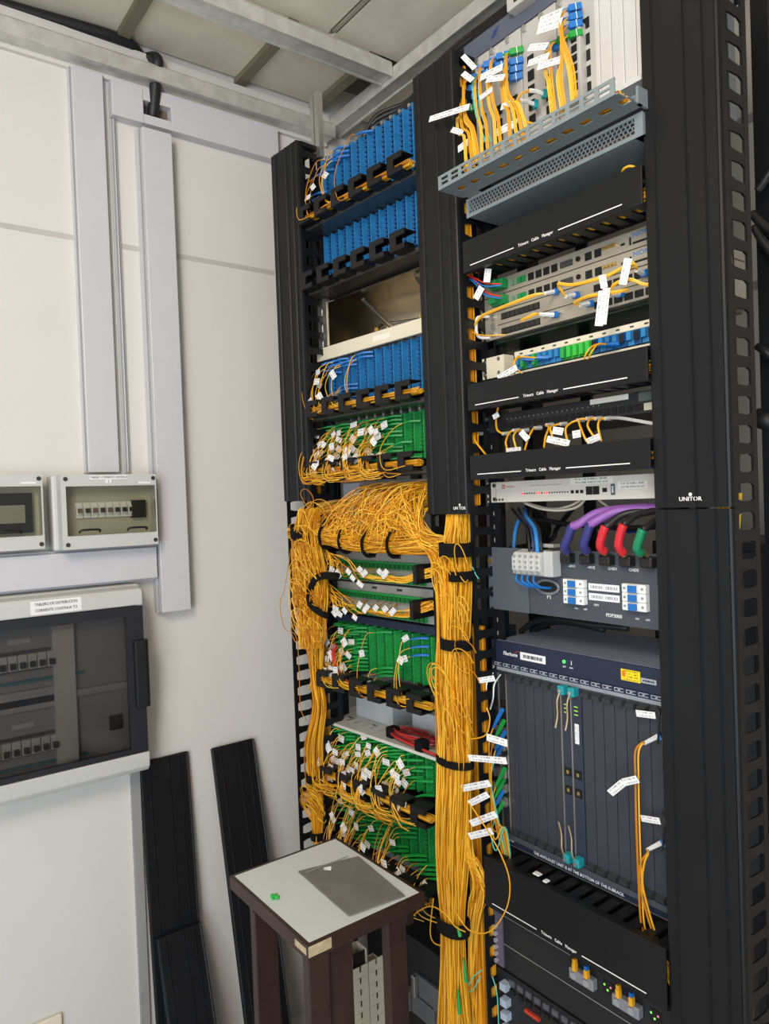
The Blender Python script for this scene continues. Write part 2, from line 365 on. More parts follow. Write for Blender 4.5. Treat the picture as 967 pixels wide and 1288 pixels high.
put(MB().box(.054, .062, -.605, -.572, 1.060, 1.098), 'meter_window', hole2, t)
put(MB().box(.096, .104, -1.33, -.565, .999, 1.390), 'door_glass', smoke, t)
mb = MB().box(.094, .108, -1.34, -.521, 1.366, 1.391).box(.094, .108, -1.34, -.521, .998, 1.012).box(.094, .108, -.566, -.521, 1.012, 1.366)
put(mb, 'door_frame', M('door_frame_black', (34, 35, 40), .35), t)
put(MB().prism([(.108, -.552), (.119, -.548), (.122, -.52), (.115, -.512), (.104, -.512), (.104, -.521), (.108, -.521)], 1.12, 1.30, 'z'), 'door_handle', blackp, t, bevel=.003)
put(MB().box(.104, .1047, -.795, -.675, 1.3965, 1.4305), 'title_label', white, t)
text('TABLERO DE DISTRIBUCION', .0098, (.1049, -.735, 1.4215), WALLROT, ink_k, t, align='CENTER', sx=.8)
text('CORRIENTE CONTINUA T/3', .0098, (.1049, -.735, 1.4065), WALLROT, ink_k, t, align='CENTER', sx=.8)
# ---- socket at the bottom
t = thing('wall_socket', (0, -.79, .28), 'beige wall socket plate low on the left wall', 'socket')
put(MB().box(.0005, .012, -.835, -.745, .255, .331), 'plate', cream, t, bevel=.004); put(MB().box(.012, .016, -.815, -.765, .275, .312), 'insert', white, t, bevel=.002)

# ---- loose post covers leaning on the wall
def cover_profile(w, d=.016):                           # ridged front of a post cover, x across, y forward is negative
    e = .0022
    pts = [(0, 0), (0, -d*.55), (.004, -d*.8), (.17*w-e, -d*.8), (.17*w, -d*.8-e*1.6), (.17*w+e, -d*.8), (.57*w-e, -d*.8), (.57*w, -d*.8-e*1.6), (.57*w+e, -d*.8),
           (.80*w-e, -d*.8), (.80*w, -d*.8-e*1.6), (.80*w+e, -d*.8), (w-.008, -d*.8), (w-.005, -d*.8-e), (w-.002, -d*.8), (w, -d*.5), (w, 0)]
    return pts
def leaning(y0, w, L, xt, xb, lab, roll=0):
    t = thing('post_cover', (xb, y0+w/2, 0), lab, 'post cover', 'black post covers leaning on the wall')
    a = math.atan2(xb-xt, L); m = Matrix.Translation((xb, y0, .002)) @ Matrix.Rotation(roll, 4, 'X') @ Matrix.Rotation(-a, 4, 'Y')
    prof = [(-y, x) for x, y in cover_profile(w)]
    mb = MB().prism(prof, 0, L); mb.v = [m @ p for p in mb.v]
    put(mb, 'panel', black, t)
    mb = MB(); prof2 = [(.001, .004), (.009, .004), (.009, w-.004), (.001, w-.004)]; mb.prism(prof2, L, L+.0015); mb.v = [m @ p for p in mb.v]; put(mb, 'end_cap', blackp, t)
    return t
leaning(-.516, .142, .936, .004, .07, 'tall black post cover leaning left, half hidden by a short one')
leaning(-.304, .139, .945, .004, .205, 'black post cover leaning on the wall behind the table')
leaning(-.505, .130, .475, .045, .20, 'short black post cover leaning in front of the tall one')

# ================================================================== VERTICAL CABLE MANAGERS
finger_me = {}
def manager(xl, w, yf, fr, lab, covers, ztop, fing_l, fing_r, logo=None):
    """post with a back plate, comb fingers on both sides and snap-on covers. yf: front plane"""
    t = thing('vertical_cable_manager', (xl+w/2, yf+.04, 0), lab, 'cable manager', None, fr)
    yb = yf+.075; zt = ztop
    put(MB().box(xl+.03, xl+.05, yb+.0, yb+.008, .02, zt).box(xl+w-.05, xl+w-.03, yb, yb+.008, .02, zt), 'back_plate', black, t)
    put(MB().box(xl-.005, xl+w+.005, yf+.01, yb+.008, 0, .02), 'foot', black, t); put(MB().box(xl, xl+w, yf+.012, yb, zt-.012, zt), 'top_cap', black, t)
    for sx, on in ((xl+.002, fing_l), (xl+w-.002, fing_r)):
        mb = MB().box(sx-.002, sx+.002, yf+.006, yf+.017, .02, zt-.012)
        put(mb, 'front_rail', black, t)
        put(MB().box(sx-.002, sx+.002, yb-.008, yb+.006, .02, zt-.012), 'rear_rail', black, t)
        key = 'f%g' % (yb-yf)
        if key not in finger_me:
            y0, y1 = .017, yb-yf-.008
            prof = [(y0, -.0125), (y0+.012, -.0095), (y1-.010, -.0085), (y1, -.013), (y1, .011), (y1-.01, .0075), (y0+.012, .0085), (y0, .0115)]
            finger_me[key] = MB().prism(prof, -.0017, .0017, 'x').mesh('finger', black)
        z = .06
        while z < zt-.03:
            inst(finger_me[key], 'finger', (sx, yf, z+.0135), t); z += .04545
    for z0, z1 in covers:
        mb = MB(); prof = [(xl-.001+x*(w+.002)/w, yf+.013+y) for x, y in cover_profile(w, .02)]
        mb.prism(prof, z0, z1)
        cv = put(mb, 'cover', black, t)
    if logo: 
        text('UNITOR', .0095, (xl+logo[0], yf-.0052, logo[1]), FRONT, ink_w, t, align='CENTER', sx=1.1)
        put(MB().cyl((xl+logo[0], yf-.0036, logo[1]+.0075), (xl+logo[0], yf-.005, logo[1]+.0075), .0028, 10), 'emblem', ink_w, t)
    return t
MR = manager(1.36, .134, -.07, WF, 'black cable post at the right with two ridged covers joined mid height', [(.06, 1.6165), (1.6195, 2.66)], 2.67, True, True, (.067, 1.633))
MM = manager(.773, .136, -.07, WF, 'black middle cable post with only its upper cover on', [(1.612, 2.612)], 2.615, True, True, (.112, 1.625))
ML = manager(-.585, .132, -.082, LF, 'black left cable post beside the wall with only its upper cover on', [(1.655, 2.648)], 2.65, True, True)

put(MB().box(-.580, -.456, .0135, .0165, 1.66, 2.6), 'gap_shade_sheet', black, ML)  # black sheet added so the gaps between the left post's fingers look dark
# ================================================================== RACK FRAMES
sq = MB().box(-.0045, .0045, -.0006, .0006, -.0045, .0045).mesh('square_hole', M('rail_hole', (150, 150, 146), .6))
def rack_frame(x0, x1, fr, lab, yb=.34):
    t = thing('open_rack', ((x0+x1)/2, .1, 0), lab, 'rack frame', None, fr)
    for xx, sgn in ((x0, 1), (x1, -1)):
        for y0 in (.006, yb):
            a, b = sorted((xx, xx+sgn*.032)); 
            put(MB().box(a, b, y0, y0+.004, 0.03, 2.60 if fr is LF else 2.66).box(xx-.002 if sgn > 0 else xx, xx if sgn > 0 else xx+.002, y0, y0+.05, .03, 2.60 if fr is LF else 2.66), 'upright', black, t)
    for y0 in (.0, yb): put(MB().box(x0-.02, x1+.02, y0, y0+.06, 0, .03), 'base_bar', black, t)
    for y0 in ((.02, yb) if fr is WF else (yb,)): put(MB().box(x0-.02, x1+.02, y0, y0+.045, 2.66, 2.70), 'top_bar', black, t)
    return t
rf = rack_frame(.897, 1.375, WF, 'black open frame of the right rack')
for k in range(40):
    z = .60+k*.01485*2
    if z < 2.2: inst(sq, 'square_hole', (.906, .0055, z), rf)
rack_frame(-.495, -.012, LF, 'black open frame of the left rack')
# pale aluminium rail seen at the left of the left rack
t = thing('aluminium_rail', (-.497, -.01, 0), 'pale aluminium upright rail at the left of the left rack', 'rail', None, LF)
for z0, z1 in ((.05, .66), (2.0895, 2.2225), (2.618, 2.80)):
    put(MB().prism([(-.478, -.016), (-.464, -.016), (-.464, -.010), (-.456, -.010), (-.456, -.016), (-.440, -.016), (-.440, .0), (-.478, .0)], z0, z1), 'extrusion', alu, t)

# ================================================================== PATCHING FRAMES OF THE LEFT RACK
def ad_mesh(nm, h, m1, m2):                             # sloping adapter with its dust cap
    mb = MB().prism([(0, -h*.44), (-.012, -h*.44), (-.016, -h*.1), (-.016, h*.36), (0, h*.44)], -.006, .006, 'x')
    mb.box(.006, .010, -.009, 0, -h*.40, h*.30, 1)
    mb.box(-.0045, .0045, -.0215, -.012, -h*.30, h*.26, 1)
    return mb.mesh('adapter', [m1, m2])
def odf(z0, z1, lip, m1, m2, lab, ncol=12, filled=1.0):
    t = thing('fibre_distributor', (-.25, 0, lip), lab, 'patch frame', None, LF)
    put(MB().box(-.452, -.02, .035, .24, z0-.004, z1+.004), 'housing', M('housing_dark', (52, 52, 54), .5), t)
    for x0, x1 in ((-.4635, -.452), (-.02, -.008)): put(MB().box(x0, x1, -.004, .24, lip, z1+.004), 'side_cheek', dgrey, t)
    put(MB().box(-.4635, -.008, -.060, .03, lip-.002, lip+.001).box(-.4635, -.008, -.062, -.060, lip-.002, lip+.008), 'cable_tray', M('tray_steel', (96, 94, 90), .35, .7), t)
    h = (z1-z0)/12; me = ad_mesh('adapter', h, m1, m2)
    px = .0342
    for c in range(ncol):
        x = -.4405+c*px
        st = put(MB().box(x-.0105, x+.002, .012, .035, z0, z1+.004).box(x-.0105, x-.008, -.006, .012, z0, z1), 'adapter_strip', m1, t)
        put(MB().box(x-.004, x+.004, .006, .034, z1+.004, z1+.012), 'latch', alu, st)
        for r in range(12): inst(me, 'adapter', (x+.0105, .020, z0+h*(r+.5)), st)
    # black cable rings along the tray
    for k in range(6):
        x = -.435+k*.0735; zr = lip+.003
        mb = MB().prism([(-.006, 0), (.046, 0), (.046, .013), (.016, .013), (.016, .032), (.046, .032), (.046, .046), (-.006, .046)], -.098, -.092, 'y')
        mb.v = [p+Vector((x, 0, zr)) for p in mb.v]; mb.box(x-.006, x+.046, -.092, -.056, zr+.042, zr+.046).box(x-.006, x+.046, -.092, -.056, zr, zr+.004).box(x-.006, x-.002, -.092, -.056, zr+.004, zr+.042)
        mb.box(x-.004, x+.012, -.056, -.03, zr+.010, zr+.032)
        put(mb, 'cable_ring', blackp, t, bevel=.002)
    return t
O1 = odf(2.462, 2.612, 2.404, blue, blued, 'blue patch frame at the top of the left rack, few cords in it')
O2 = odf(2.268, 2.398, 2.226, blue, blued, 'blue patch frame second from the top with empty black rings')
O3 = odf(1.918, 2.046, 1.878, blue, blued, 'blue patch frame below the cream lip, with cords at its left')
O4 = odf(1.748, 1.866, 1.712, green, greend, 'upper green patch frame, right below the third blue one')
O7 = odf(1.182, 1.308, 1.140, green, greend, 'green patch frame below the dark blue bar with three blue plugs')
O8 = odf(.905, 1.012, .872, green, greend, 'green patch frame under the grey shelf, second from the bottom')
O9 = odf(.705, .848, .668, green, greend, 'lowest green patch frame just above the table')
# stainless shelf between blue frames
t = thing('steel_shelf', (-.25, 0, 2.09), 'empty stainless tray with a cream front lip in the left rack', 'shelf', None, LF)
ss = M('stainless_steel', (176, 168, 152), .22, 1.0, var=.12, scale=6)
put(MB().box(-.462, -.01, -.01, .30, 2.085, 2.088), 'tray_floor', ss, t); put(MB().box(-.462, -.01, .297, .30, 2.088, 2.215), 'tray_back', ss, t)
for x0, x1 in ((-.4385, -.4365), (-.010, -.008)): put(MB().box(x0, x1, -.01, .30, 2.088, 2.213), 'tray_side', ss, t)
put(MB().box(-.462, -.01, .0, .30, 2.213, 2.2155), 'tray_roof', ss, t)
put(MB().box(-.485, -.006, -.020, -.010, 2.049, 2.085), 'front_lip', cream, t, bevel=.0015)
put(MB().box(-.235, -.17, -.0206, -.020, 2.060, 2.074), 'sticker', paper1, t)
for a, b in (((-.13, .25, 2.09), (-.08, .02, 2.205)), ((-.19, .26, 2.09), (-.12, .03, 2.21)), ((-.43, .2, 2.175), (-.2, .28, 2.17)), ((-.40, .28, 2.10), (-.33, .03, 2.20))):
    put(MB().cyl(a, b, .0045, 8), 'tie_rod', alu, t)
for x in (-.41, -.27): put(MB().cyl((x, .20, 2.163), (x, .19, 2.163), .007, 8), 'bolt', brass, t)

# two double-row grey splice panels
def splice(zt, zb, lab):
    t = thing('splice_unit', (-.25, 0, zb), lab, 'splice panel', None, LF)
    put(MB().box(-.46, -.04, .0, .22, zb, zt), 'housing', M('panel_grey', (172, 172, 166), .45, .2), t)
    put(MB().box(-.055, -.035, -.004, .0, zb, zt), 'ear', greyp, t)
    me = MB().box(-.0072, .0072, -.010, 0, -.009, .009).box(-.006, .006, -.0155, -.010, -.0075, .004, 1).mesh('adapter', [green, greend])
    for zz in (zt-.030, zb+.012):
        for k in range(22): inst(me, 'adapter', (-.448+k*.0168, 0, zz), t)
    for k in range(2): put(MB().box(-.30+k*.1, -.28+k*.1, -.0008, 0, zt-.012, zt-.006), 'mark', ink_k, t)
    return t
splice(1.508, 1.430, 'grey splice panel with two rows of green adapters, upper of two')
splice(1.424, 1.338, 'grey splice panel with two rows of green adapters, lower of two')
t = thing('blanking_bar', (-.25, 0, 1.313), 'dark blue bar between the splice panels and a green frame', 'panel', None, LF)
put(MB().box(-.45, -.008, -.012, .2, 1.3145, 1.334), 'bar', navy, t, bevel=.001); put(MB().box(-.02, -.008, -.016, -.012, 1.3145, 1.334), 'ear', blackp, t)
# grey shelf with boxes and splice coil
t = thing('grey_shelf', (-.25, 0, 1.0145), 'light grey shelf plate above the second lowest green frame', 'shelf', None, LF)
put(MB().box(-.545, -.03, -.03, .22, 1.0185, 1.0225).box(-.545, -.03, -.032, -.030, 1.0145, 1.0225), 'plate', M('shelf_grey', (206, 206, 198), .4), t)
for x in (-.47, -.36): put(MB().box(x, x+.02, .03, .036, 1.0225, 1.0230), 'slot', hole2, t)
for a, b, lab in ((-.46, -.30, 'grey metal box on the shelf, left of the red splice coil'), (-.22, -.05, 'grey metal box on the shelf behind the red splice coil')):
    t = thing('metal_box', ((a+b)/2, .1, 1.0225), lab, 'box', 'metal boxes on the grey shelf', LF)
    put(MB().box(a, b, .055, .2, 1.0228, 1.098), 'body', greyp, t, bevel=.002); put(MB().box(a-.001, b+.001, .053, .2, 1.098, 1.102), 'lid', midgrey, t)
t = thing('splice_coil', (-.14, 0, 1.0228), 'coil of red and brown cables held by black tape on the shelf', 'cable coil', None, LF)
rr = random.Random(3)
mb = MB()
for k in range(16):
    cx, cy, a, b, ph = -.165+rr.uniform(-.012, .012), .012+rr.uniform(-.006, .006), .072+rr.uniform(-.014, .012), .026+rr.uniform(-.006, .005), rr.uniform(0, 6)
    mb.tube([(cx+a*math.cos(q), cy+b*math.sin(q), 1.029+rr.uniform(0, .003)+k*.0012) for q in [2*PI*i/28 for i in range(28)]], .0016, 5, k % 3)
put(mb, 'coiled_cables', [redc, M('cable_brown', (96, 52, 40), .5), M('cable_wine', (140, 30, 36), .5)], t)
put(MB().tube(smooth_path([(-.235, -.01, 1.040), (-.20, -.022, 1.036), (-.12, -.028, 1.032), (-.03, -.035, 1.030)], 5), .003, 6), 'red_lead', redc, t)
for x, y in ((-.236, .0), (-.105, -.02)): put(MB().box(x-.013, x+.013, y-.016, y+.014, 1.0235, 1.052), 'tape', velcro, t, bevel=.004)
# device in the fibre nest
t = thing('network_unit', (-.25, .0, 1.60), 'grey unit mostly buried behind the mass of yellow fibre', 'network device', None, LF)
put(MB().box(-.455, -.02, .04, .24, 1.612, 1.70), 'body', M('unit_grey', (168, 164, 156), .5), t)
put(MB().box(-.455, -.38, .034, .04, 1.62, 1.70), 'faceplate', greyp, t); put(MB().box(-.372, -.30, .026, .04, 1.614, 1.692), 'dark_door', dgrey, t, bevel=.002)
for k in range(10): put(MB().box(-.28+k*.025, -.262+k*.025, .034, .04, 1.625, 1.66), 'port', hole2, t)

# ================================================================== FIBRE CORDS OF THE LEFT RACK
def flag_mb(mb, p, d, L, h, nrm=None): return mb.slab(p, Vector(p)+Vector(d).normalized()*L, h, .0007, 0, nrm)
def pigtail(name, odf_, col, row, z0, z1, lip, bootm, cordm, label, group, rnd, fr=LF, nflag=1, blen=.045, drop=None):
    h = (z1-z0)/12; x = -.4405+col*.0342+.0105; z = z0+h*(row+.5)
    P = Vector((x, -.001, z))
    t = thing(name, P, label, 'patch cord', group, fr)
    B = P+Vector((-blen*.92, -.022-.006*rnd.random(), -.004+rnd.uniform(-.004, .003)))
    put(MB().tube(smooth_path([P, P+Vector((-blen*.45, -.016, 0)), B], 3), .003, 5, radii=[.0036]*4+[.0028, .0022, .0015]), 'boot', bootm, t)
    gx = max(-.455, -.425+.0735*round((x-.035+.425)/.0735)+rnd.uniform(-.004, .02))
    dn = bootm is boot_green and lip != 1.140
    zt = lip+(rnd.uniform(-.012, .018) if dn else rnd.uniform(.012, .034)); yt = rnd.uniform(-.122, -.100) if dn else rnd.uniform(-.10, -.07)
    Q = B+Vector((-rnd.uniform(.008, .022), -rnd.uniform(.006, .022), -rnd.uniform(.006, .018)))
    K = Vector((Q.x*.55+gx*.45+rnd.uniform(-.008, .006), Q.y*.5+yt*.5-rnd.uniform(.002, .018), Q.z*.5+zt*.5-rnd.uniform(-.003, .01)))
    E = Vector((gx+.02, yt, zt)); E2 = E+Vector((rnd.uniform(.03, .07), rnd.uniform(-.004, .01), rnd.uniform(-.006, .006)))
    path = smooth_path([B, Q, K, E, E2], 5)
    put(MB().tube(path, .0011, 4), 'cord', cordm, t)
    for q in range(nflag):
        i = rnd.randrange(2, 12); p = path[i]+Vector((0, -.002, 0)); a = rnd.uniform(-.9, .5)
        put(flag_mb(MB(), p, (math.cos(a), -.12, math.sin(a)), rnd.uniform(.020, .032), rnd.uniform(.013, .018), (.4, -.9, .1)), 'marker_flag', paper, t)
    return t
R = random.Random(11)
ORD = ['first', 'second', 'third', 'fourth', 'fifth', 'sixth', 'seventh', 'eighth', 'ninth', 'tenth', 'eleventh', 'twelfth', 'thirteenth', 'fourteenth', 'fifteenth', 'sixteenth']
def fill(O, cols, dens, z0, z1, lip, where, group, bootm=boot_green, pf=.62, rows=range(12), keep=1.0):
    """cords of one frame; those past the limit of singles are joined as stuff"""
    for c in cols:
        for r in rows:
            if R.random() >= dens(c, r): continue
            fl = R.random() < pf
            lab = 'yellow cord%s, %s column, %s row down, %s' % (' with white flag' if fl else '', ORD[c], ORD[11-r], where)
            t = pigtail('patch_cable', O, c, r, z0, z1, lip, bootm, R.choice(YC), lab, group, R, nflag=1 if fl else 0)
            if R.random() > keep: LEFT.setdefault(where, []).append(t)
LEFT = {}
fill(O4, range(0, 11), lambda c, r: .72 if c < 9 else .3, 1.748, 1.866, 1.712, 'upper green frame', 'cords in the upper green frame', keep=.6)
fill(O8, range(0, 11), lambda c, r: .70 if c < 9 else .25, .905, 1.012, .872, 'green frame under grey shelf', 'cords in the green frame under the shelf', keep=.6)
fill(O9, range(0, 12), lambda c, r: (.55 if c in (0, 1, 2, 3, 4, 7, 8) else .12 if c < 9 else (.5 if r < 4 else 0)), .705, .848, .668, 'lowest green frame', 'cords in the lowest green frame')
fill(O7, range(0, 4), lambda c, r: .72, 1.182, 1.308, 1.140, 'green frame below bar', 'cords left in the frame below the bar', pf=.8)
fill(O7, (6,), lambda c, r: .9, 1.182, 1.308, 1.140, 'green frame below bar', 'cords mid way in the frame below the bar', pf=.4, rows=(0, 1, 2, 11))
for r, k in ((11, 0), (9, 1), (7, 2)):
    pigtail('patch_cable', O7, 10, r, 1.182, 1.308, 1.140, boot_blue, YC[0], ('topmost', 'middle', 'lowest')[k]+' of three blue-booted cords in the frame below the blue bar', 'blue booted cords', R, nflag=1)
for k in range(3):
    pts = [(-.395+.006*k, -.06, 1.262-.004*k), (-.392+.006*k, -.075, 1.235), (-.37+.006*k, -.08, 1.195), (-.31, -.082, 1.168-.003*k)]
    tag(put(MB().tube(smooth_path(pts, 5), .0017, 5), 'fibre_lead', redc, None, LF, org=pts[0]), 'orange-red lead among the yellow cords below the blue bar, %s of three' % ('left', 'middle', 'right')[k], 'patch cord', 'orange-red leads')
fill(O3, (0, 1, 2), lambda c, r: .38, 1.918, 2.046, 1.878, 'third blue frame', 'cords in the third blue frame', boot_blue, .6)
fill(O3, (3,), lambda c, r: .34, 1.918, 2.046, 1.878, 'third blue frame', 'cords in the third blue frame', boot_blue, .4)
fill(O3, (5,), lambda c, r: 1, 1.918, 2.046, 1.878, 'third blue frame', 'cords mid way in the third blue frame', boot_blue, 0, rows=(11, 10))
fill(O1, (0,), lambda c, r: .5, 2.462, 2.612, 2.404, 'top blue frame', 'cords at the left of the top blue frame', boot_blue, .55)
fill(O1, (1, 2, 3), lambda c, r: 1 if (c, r) in ((1, 8), (2, 9), (2, 10), (3, 11), (3, 10), (3, 9)) else 0, 2.462, 2.612, 2.404, 'top blue frame', 'cords left of centre in the top blue frame', boot_blue, .6)
fill(O1, (6,), lambda c, r: 1, 2.462, 2.612, 2.404, 'top blue frame', None, boot_blue, 0, rows=(11,))

for where, ts in LEFT.items():                         # join the surplus cords into one object
    mats_ = [boot_green, boot_blue, paper] + YC; mb = MB()
    for t in ts:
        for ch in list(t.children):
            b = len(mb.v); mi = mats_.index(ch.data.materials[0])
            mb.v += [ch.data.vertices[i].co + ORG[ch.name] for i in range(len(ch.data.vertices))]
            mb.f += [[b+i for i in p.vertices] for p in ch.data.polygons]; mb.m += [mi]*len(ch.data.polygons)
            if ch.data.uv_layers:
                for lp in ch.data.loops: mb.uv[b+lp.vertex_index] = tuple(ch.data.uv_layers[0].data[lp.index].uv)
            bpy.data.objects.remove(ch)
        bpy.data.objects.remove(t)
    tag(put(mb, 'patch_cable_tangle', mats_, None, LF), 'tangle of further yellow cords with white flags in the '+where, 'fibre', kind='stuff')
def stuff(name, mb, mats, label, cat, fr=WF, org=(0, 0, 0)):
    return tag(put(mb, name, mats, None, fr, org=org), label, cat, kind='stuff')
V = Vector
# trays: fibre lying through the rings
RB = random.Random(5)
for lip, x0, x1, n, lab in ((2.404, -.43, -.01, 34, 'yellow fibre lying through the rings under the top blue frame'), (1.878, -.43, -.01, 44, 'yellow fibre lying through the rings under the third blue frame'),
                            (1.712, -.46, -.02, 60, 'yellow fibre gathered under the upper green frame'), (1.140, -.46, -.01, 60, 'yellow fibre gathered under the frame with the blue plugs'),
                            (.872, -.46, -.02, 70, 'yellow fibre gathered under the second lowest green frame'), (.668, -.46, -.04, 60, 'yellow fibre gathered under the lowest green frame')):
    way = [((x0+(x1-x0)*k/6, -.074, lip+.022), (0, .012, 0), (0, 0, .008)) for k in range(7)]
    way = [((-.50, -.06, lip+.01-.03), (.02, .01, 0), (0, 0, .012))] + way if lip < 2 else way
    stuff('fibre_bundle', bundle(MB(), way, n, .0012, 2, .25, rnd=RB), YC, lab, 'fibre', LF)
# fibre mass above the splice panels: strands from the unit sweep down-left into the horizontal trunk
mb = MB()
trunkc = lambda x: V((x, -.082, 1.555+.012*math.sin(x*9)))
for i in range(210):
    xs = RB.uniform(-.255, -.012); zs = RB.uniform(1.618, 1.690); xd = xs-RB.uniform(.03, .20)
    xd = max(xd, -.50); e = trunkc(xd)+V((0, RB.uniform(-.024, .012), RB.uniform(-.026, .032)))
    m1 = V((xs*.75+xd*.25+RB.uniform(-.02, .02), -.03-RB.random()*.05, zs-.012+RB.uniform(-.006, .016)))
    m2 = V((xs*.4+xd*.6+RB.uniform(-.01, .01), -.075-RB.random()*.03, zs*.5+e.z*.5+RB.uniform(-.01, .012)))
    xe = max(-.54, xd-RB.uniform(.1, .28)); f = trunkc(xe)+V((0, RB.uniform(-.024, .012), RB.uniform(-.024, .026)))
    mb.tube(smooth_path([V((xs, .03, zs)), m1, m2, e, f], 4), .0012, 4, RB.randrange(3))
for i in range(90):                                    # some go right, to the middle post
    xs = RB.uniform(-.30, -.012); zs = RB.uniform(1.618, 1.69); xd = min(.0, xs+RB.uniform(.05, .3)); e = trunkc(xd)+V((0, RB.uniform(-.02, .012), RB.uniform(-.022, .026)))
    mb.tube(smooth_path([V((xs, .03, zs)), V((xs, -.04-RB.random()*.05, zs-.01)), e, V((.07, -.075, 1.535+RB.uniform(-.02, .02))), V((.10+RB.uniform(-.03, .03), -.07, 1.46))], 4), .0012, 4, RB.randrange(3))
bundle(mb, [(trunkc(x), (0, .02, 0), (0, 0, .025)) for x in (-.55, -.46, -.38, -.3, -.22, -.14, -.06, .0)], 150, .0012, 3, .3, rnd=RB)
for i in range(26):                                    # stray loops
    x = RB.uniform(-.46, -.05); a = RB.uniform(.02, .05); z = RB.uniform(1.56, 1.63)
    mb.tube([(x+a*math.cos(q), -.095-.02*RB.random()*math.sin(q*.5), z+a*.75*math.sin(q)) for q in [2*PI*k/18 for k in range(15)]], .0011, 4, RB.randrange(3))
for i in range(40):                                    # left plume from the unit to the left post
    mb.tube(smooth_path([V((-.40+RB.uniform(-.04, .03), .03, 1.64+RB.uniform(-.015, .02))), V((-.45+RB.uniform(-.02, .02), -.05, 1.635+RB.uniform(-.02, .015))), V((-.51+RB.uniform(-.02, .015), -.07, 1.61+RB.uniform(-.02, .015))), V((-.535+RB.uniform(-.02, .02), -.075, 1.54))], 4), .0012, 4, RB.randrange(3))
stuff('fibre_bundle', mb, YC, 'dense mass of yellow fibre spilling over the splice panels', 'fibre', LF)
for k, x in enumerate((-.47, -.385, -.30, -.205, -.11)):
    nth = ORD[k]
    mb = MB(); c = trunkc(x)
    mb.tube([(x+.004*math.sin(q), c.y+.026*math.cos(q), c.z+.034*math.sin(q)) for q in [PI*.2+2*PI*i/20 for i in range(17)]], .008, 6, flat=.5)
    tag(put(mb, 'hook_tape', velcro, None, LF, org=c), 'black tape loop round the yellow fibre mass, %s from the left' % nth, 'cable tie', 'tape loops on the fibre mass')
tag(put(MB().tube(smooth_path([(-.20, -.02, 1.672), (-.23, -.06, 1.67), (-.262, -.085, 1.635), (-.235, -.095, 1.595), (-.19, -.095, 1.594), (-.155, -.085, 1.62), (-.15, -.05, 1.655)], 6), .0013, 5), 'patch_cable', aqua, None, LF, org=(-.2, -.09, 1.6)), 'aqua cord looping in front of the yellow fibre mass', 'patch cord')

# left post bundle
def lw(u, v, y=-.10): return atl(u, v, y)
mb = MB(); ax = lambda a: (a, 0, 0); ay = lambda a: (0, a, 0)
way = []
for (ul, ur, v, d) in ((378, 402, 640, .02), (372, 398, 668, .022), (369, 404, 700, .026), (372, 410, 740, .028), (376, 408, 780, .026), (380, 404, 815, .022)):
    a = lw(ul, v); b = lw(ur, v); way.append(((a+b)/2, (b-a)/2, (0, d, 0)))
bundle(mb, way, 130, .0012, 4, .42, rnd=RB)
way2 = way[:4]
for (ul, ur, v, d) in ((392, 404, 850, .016), (395, 408, 890, .016), (384, 404, 935, .018), (386, 405, 980, .016), (390, 404, 1000, .014), (396, 404, 1060, .012)):
    a = lw(ul, v, -.085); b = lw(ur, v, -.085); way2.append(((a+b)/2, (b-a)/2, (0, d, 0)))
bundle(mb, way2, 70, .0012, 4, .3, rnd=RB)
for i in range(46):                                    # loops hanging on the post
    z0 = RB.choice((690, 720, 745, 770, 800)); c = lw(RB.uniform(374, 400), z0+RB.uniform(-20, 20), -.115-RB.random()*.02); a = RB.uniform(.025, .05); b = RB.uniform(.03, .075)
    mb.tube([c+V((a*math.cos(q), -.01*math.sin(q), b*math.sin(q))) for q in [RB.uniform(0, 1)+2*PI*k/20 for k in range(RB.randrange(14, 20))]], .0011, 4, RB.randrange(3))
for i in range(26):
    c = lw(RB.uniform(385, 402), RB.uniform(1000, 1025), -.10); a = RB.uniform(.02, .04); b = RB.uniform(.02, .045)
    mb.tube([c+V((a*math.cos(q), -.012*math.sin(q), b*math.sin(q))) for q in [2*PI*k/20 for k in range(RB.randrange(16, 21))]], .0011, 4, RB.randrange(3))
stuff('fibre_bundle', mb, YC, 'tangled yellow fibre hanging down the uncovered left post', 'fibre', LF)
for pts, lab in (([(366, 690), (358, 740), (352, 760), (358, 790), (372, 800), (376, 840), (378, 890), (385, 905)], 'thin yellow fibre looping out in front of the wall left of the post'),
                 ([(388, 640), (378, 622), (384, 615), (394, 628), (390, 660)], 'thin yellow fibre loop above the top of the left post bundle')):
    p = smooth_path([lw(u, v, -.12) for u, v in pts], 6); tag(put(MB().tube(p, .001, 4), 'patch_cable', YC[1], None, LF, org=p[0]), lab, 'patch cord')
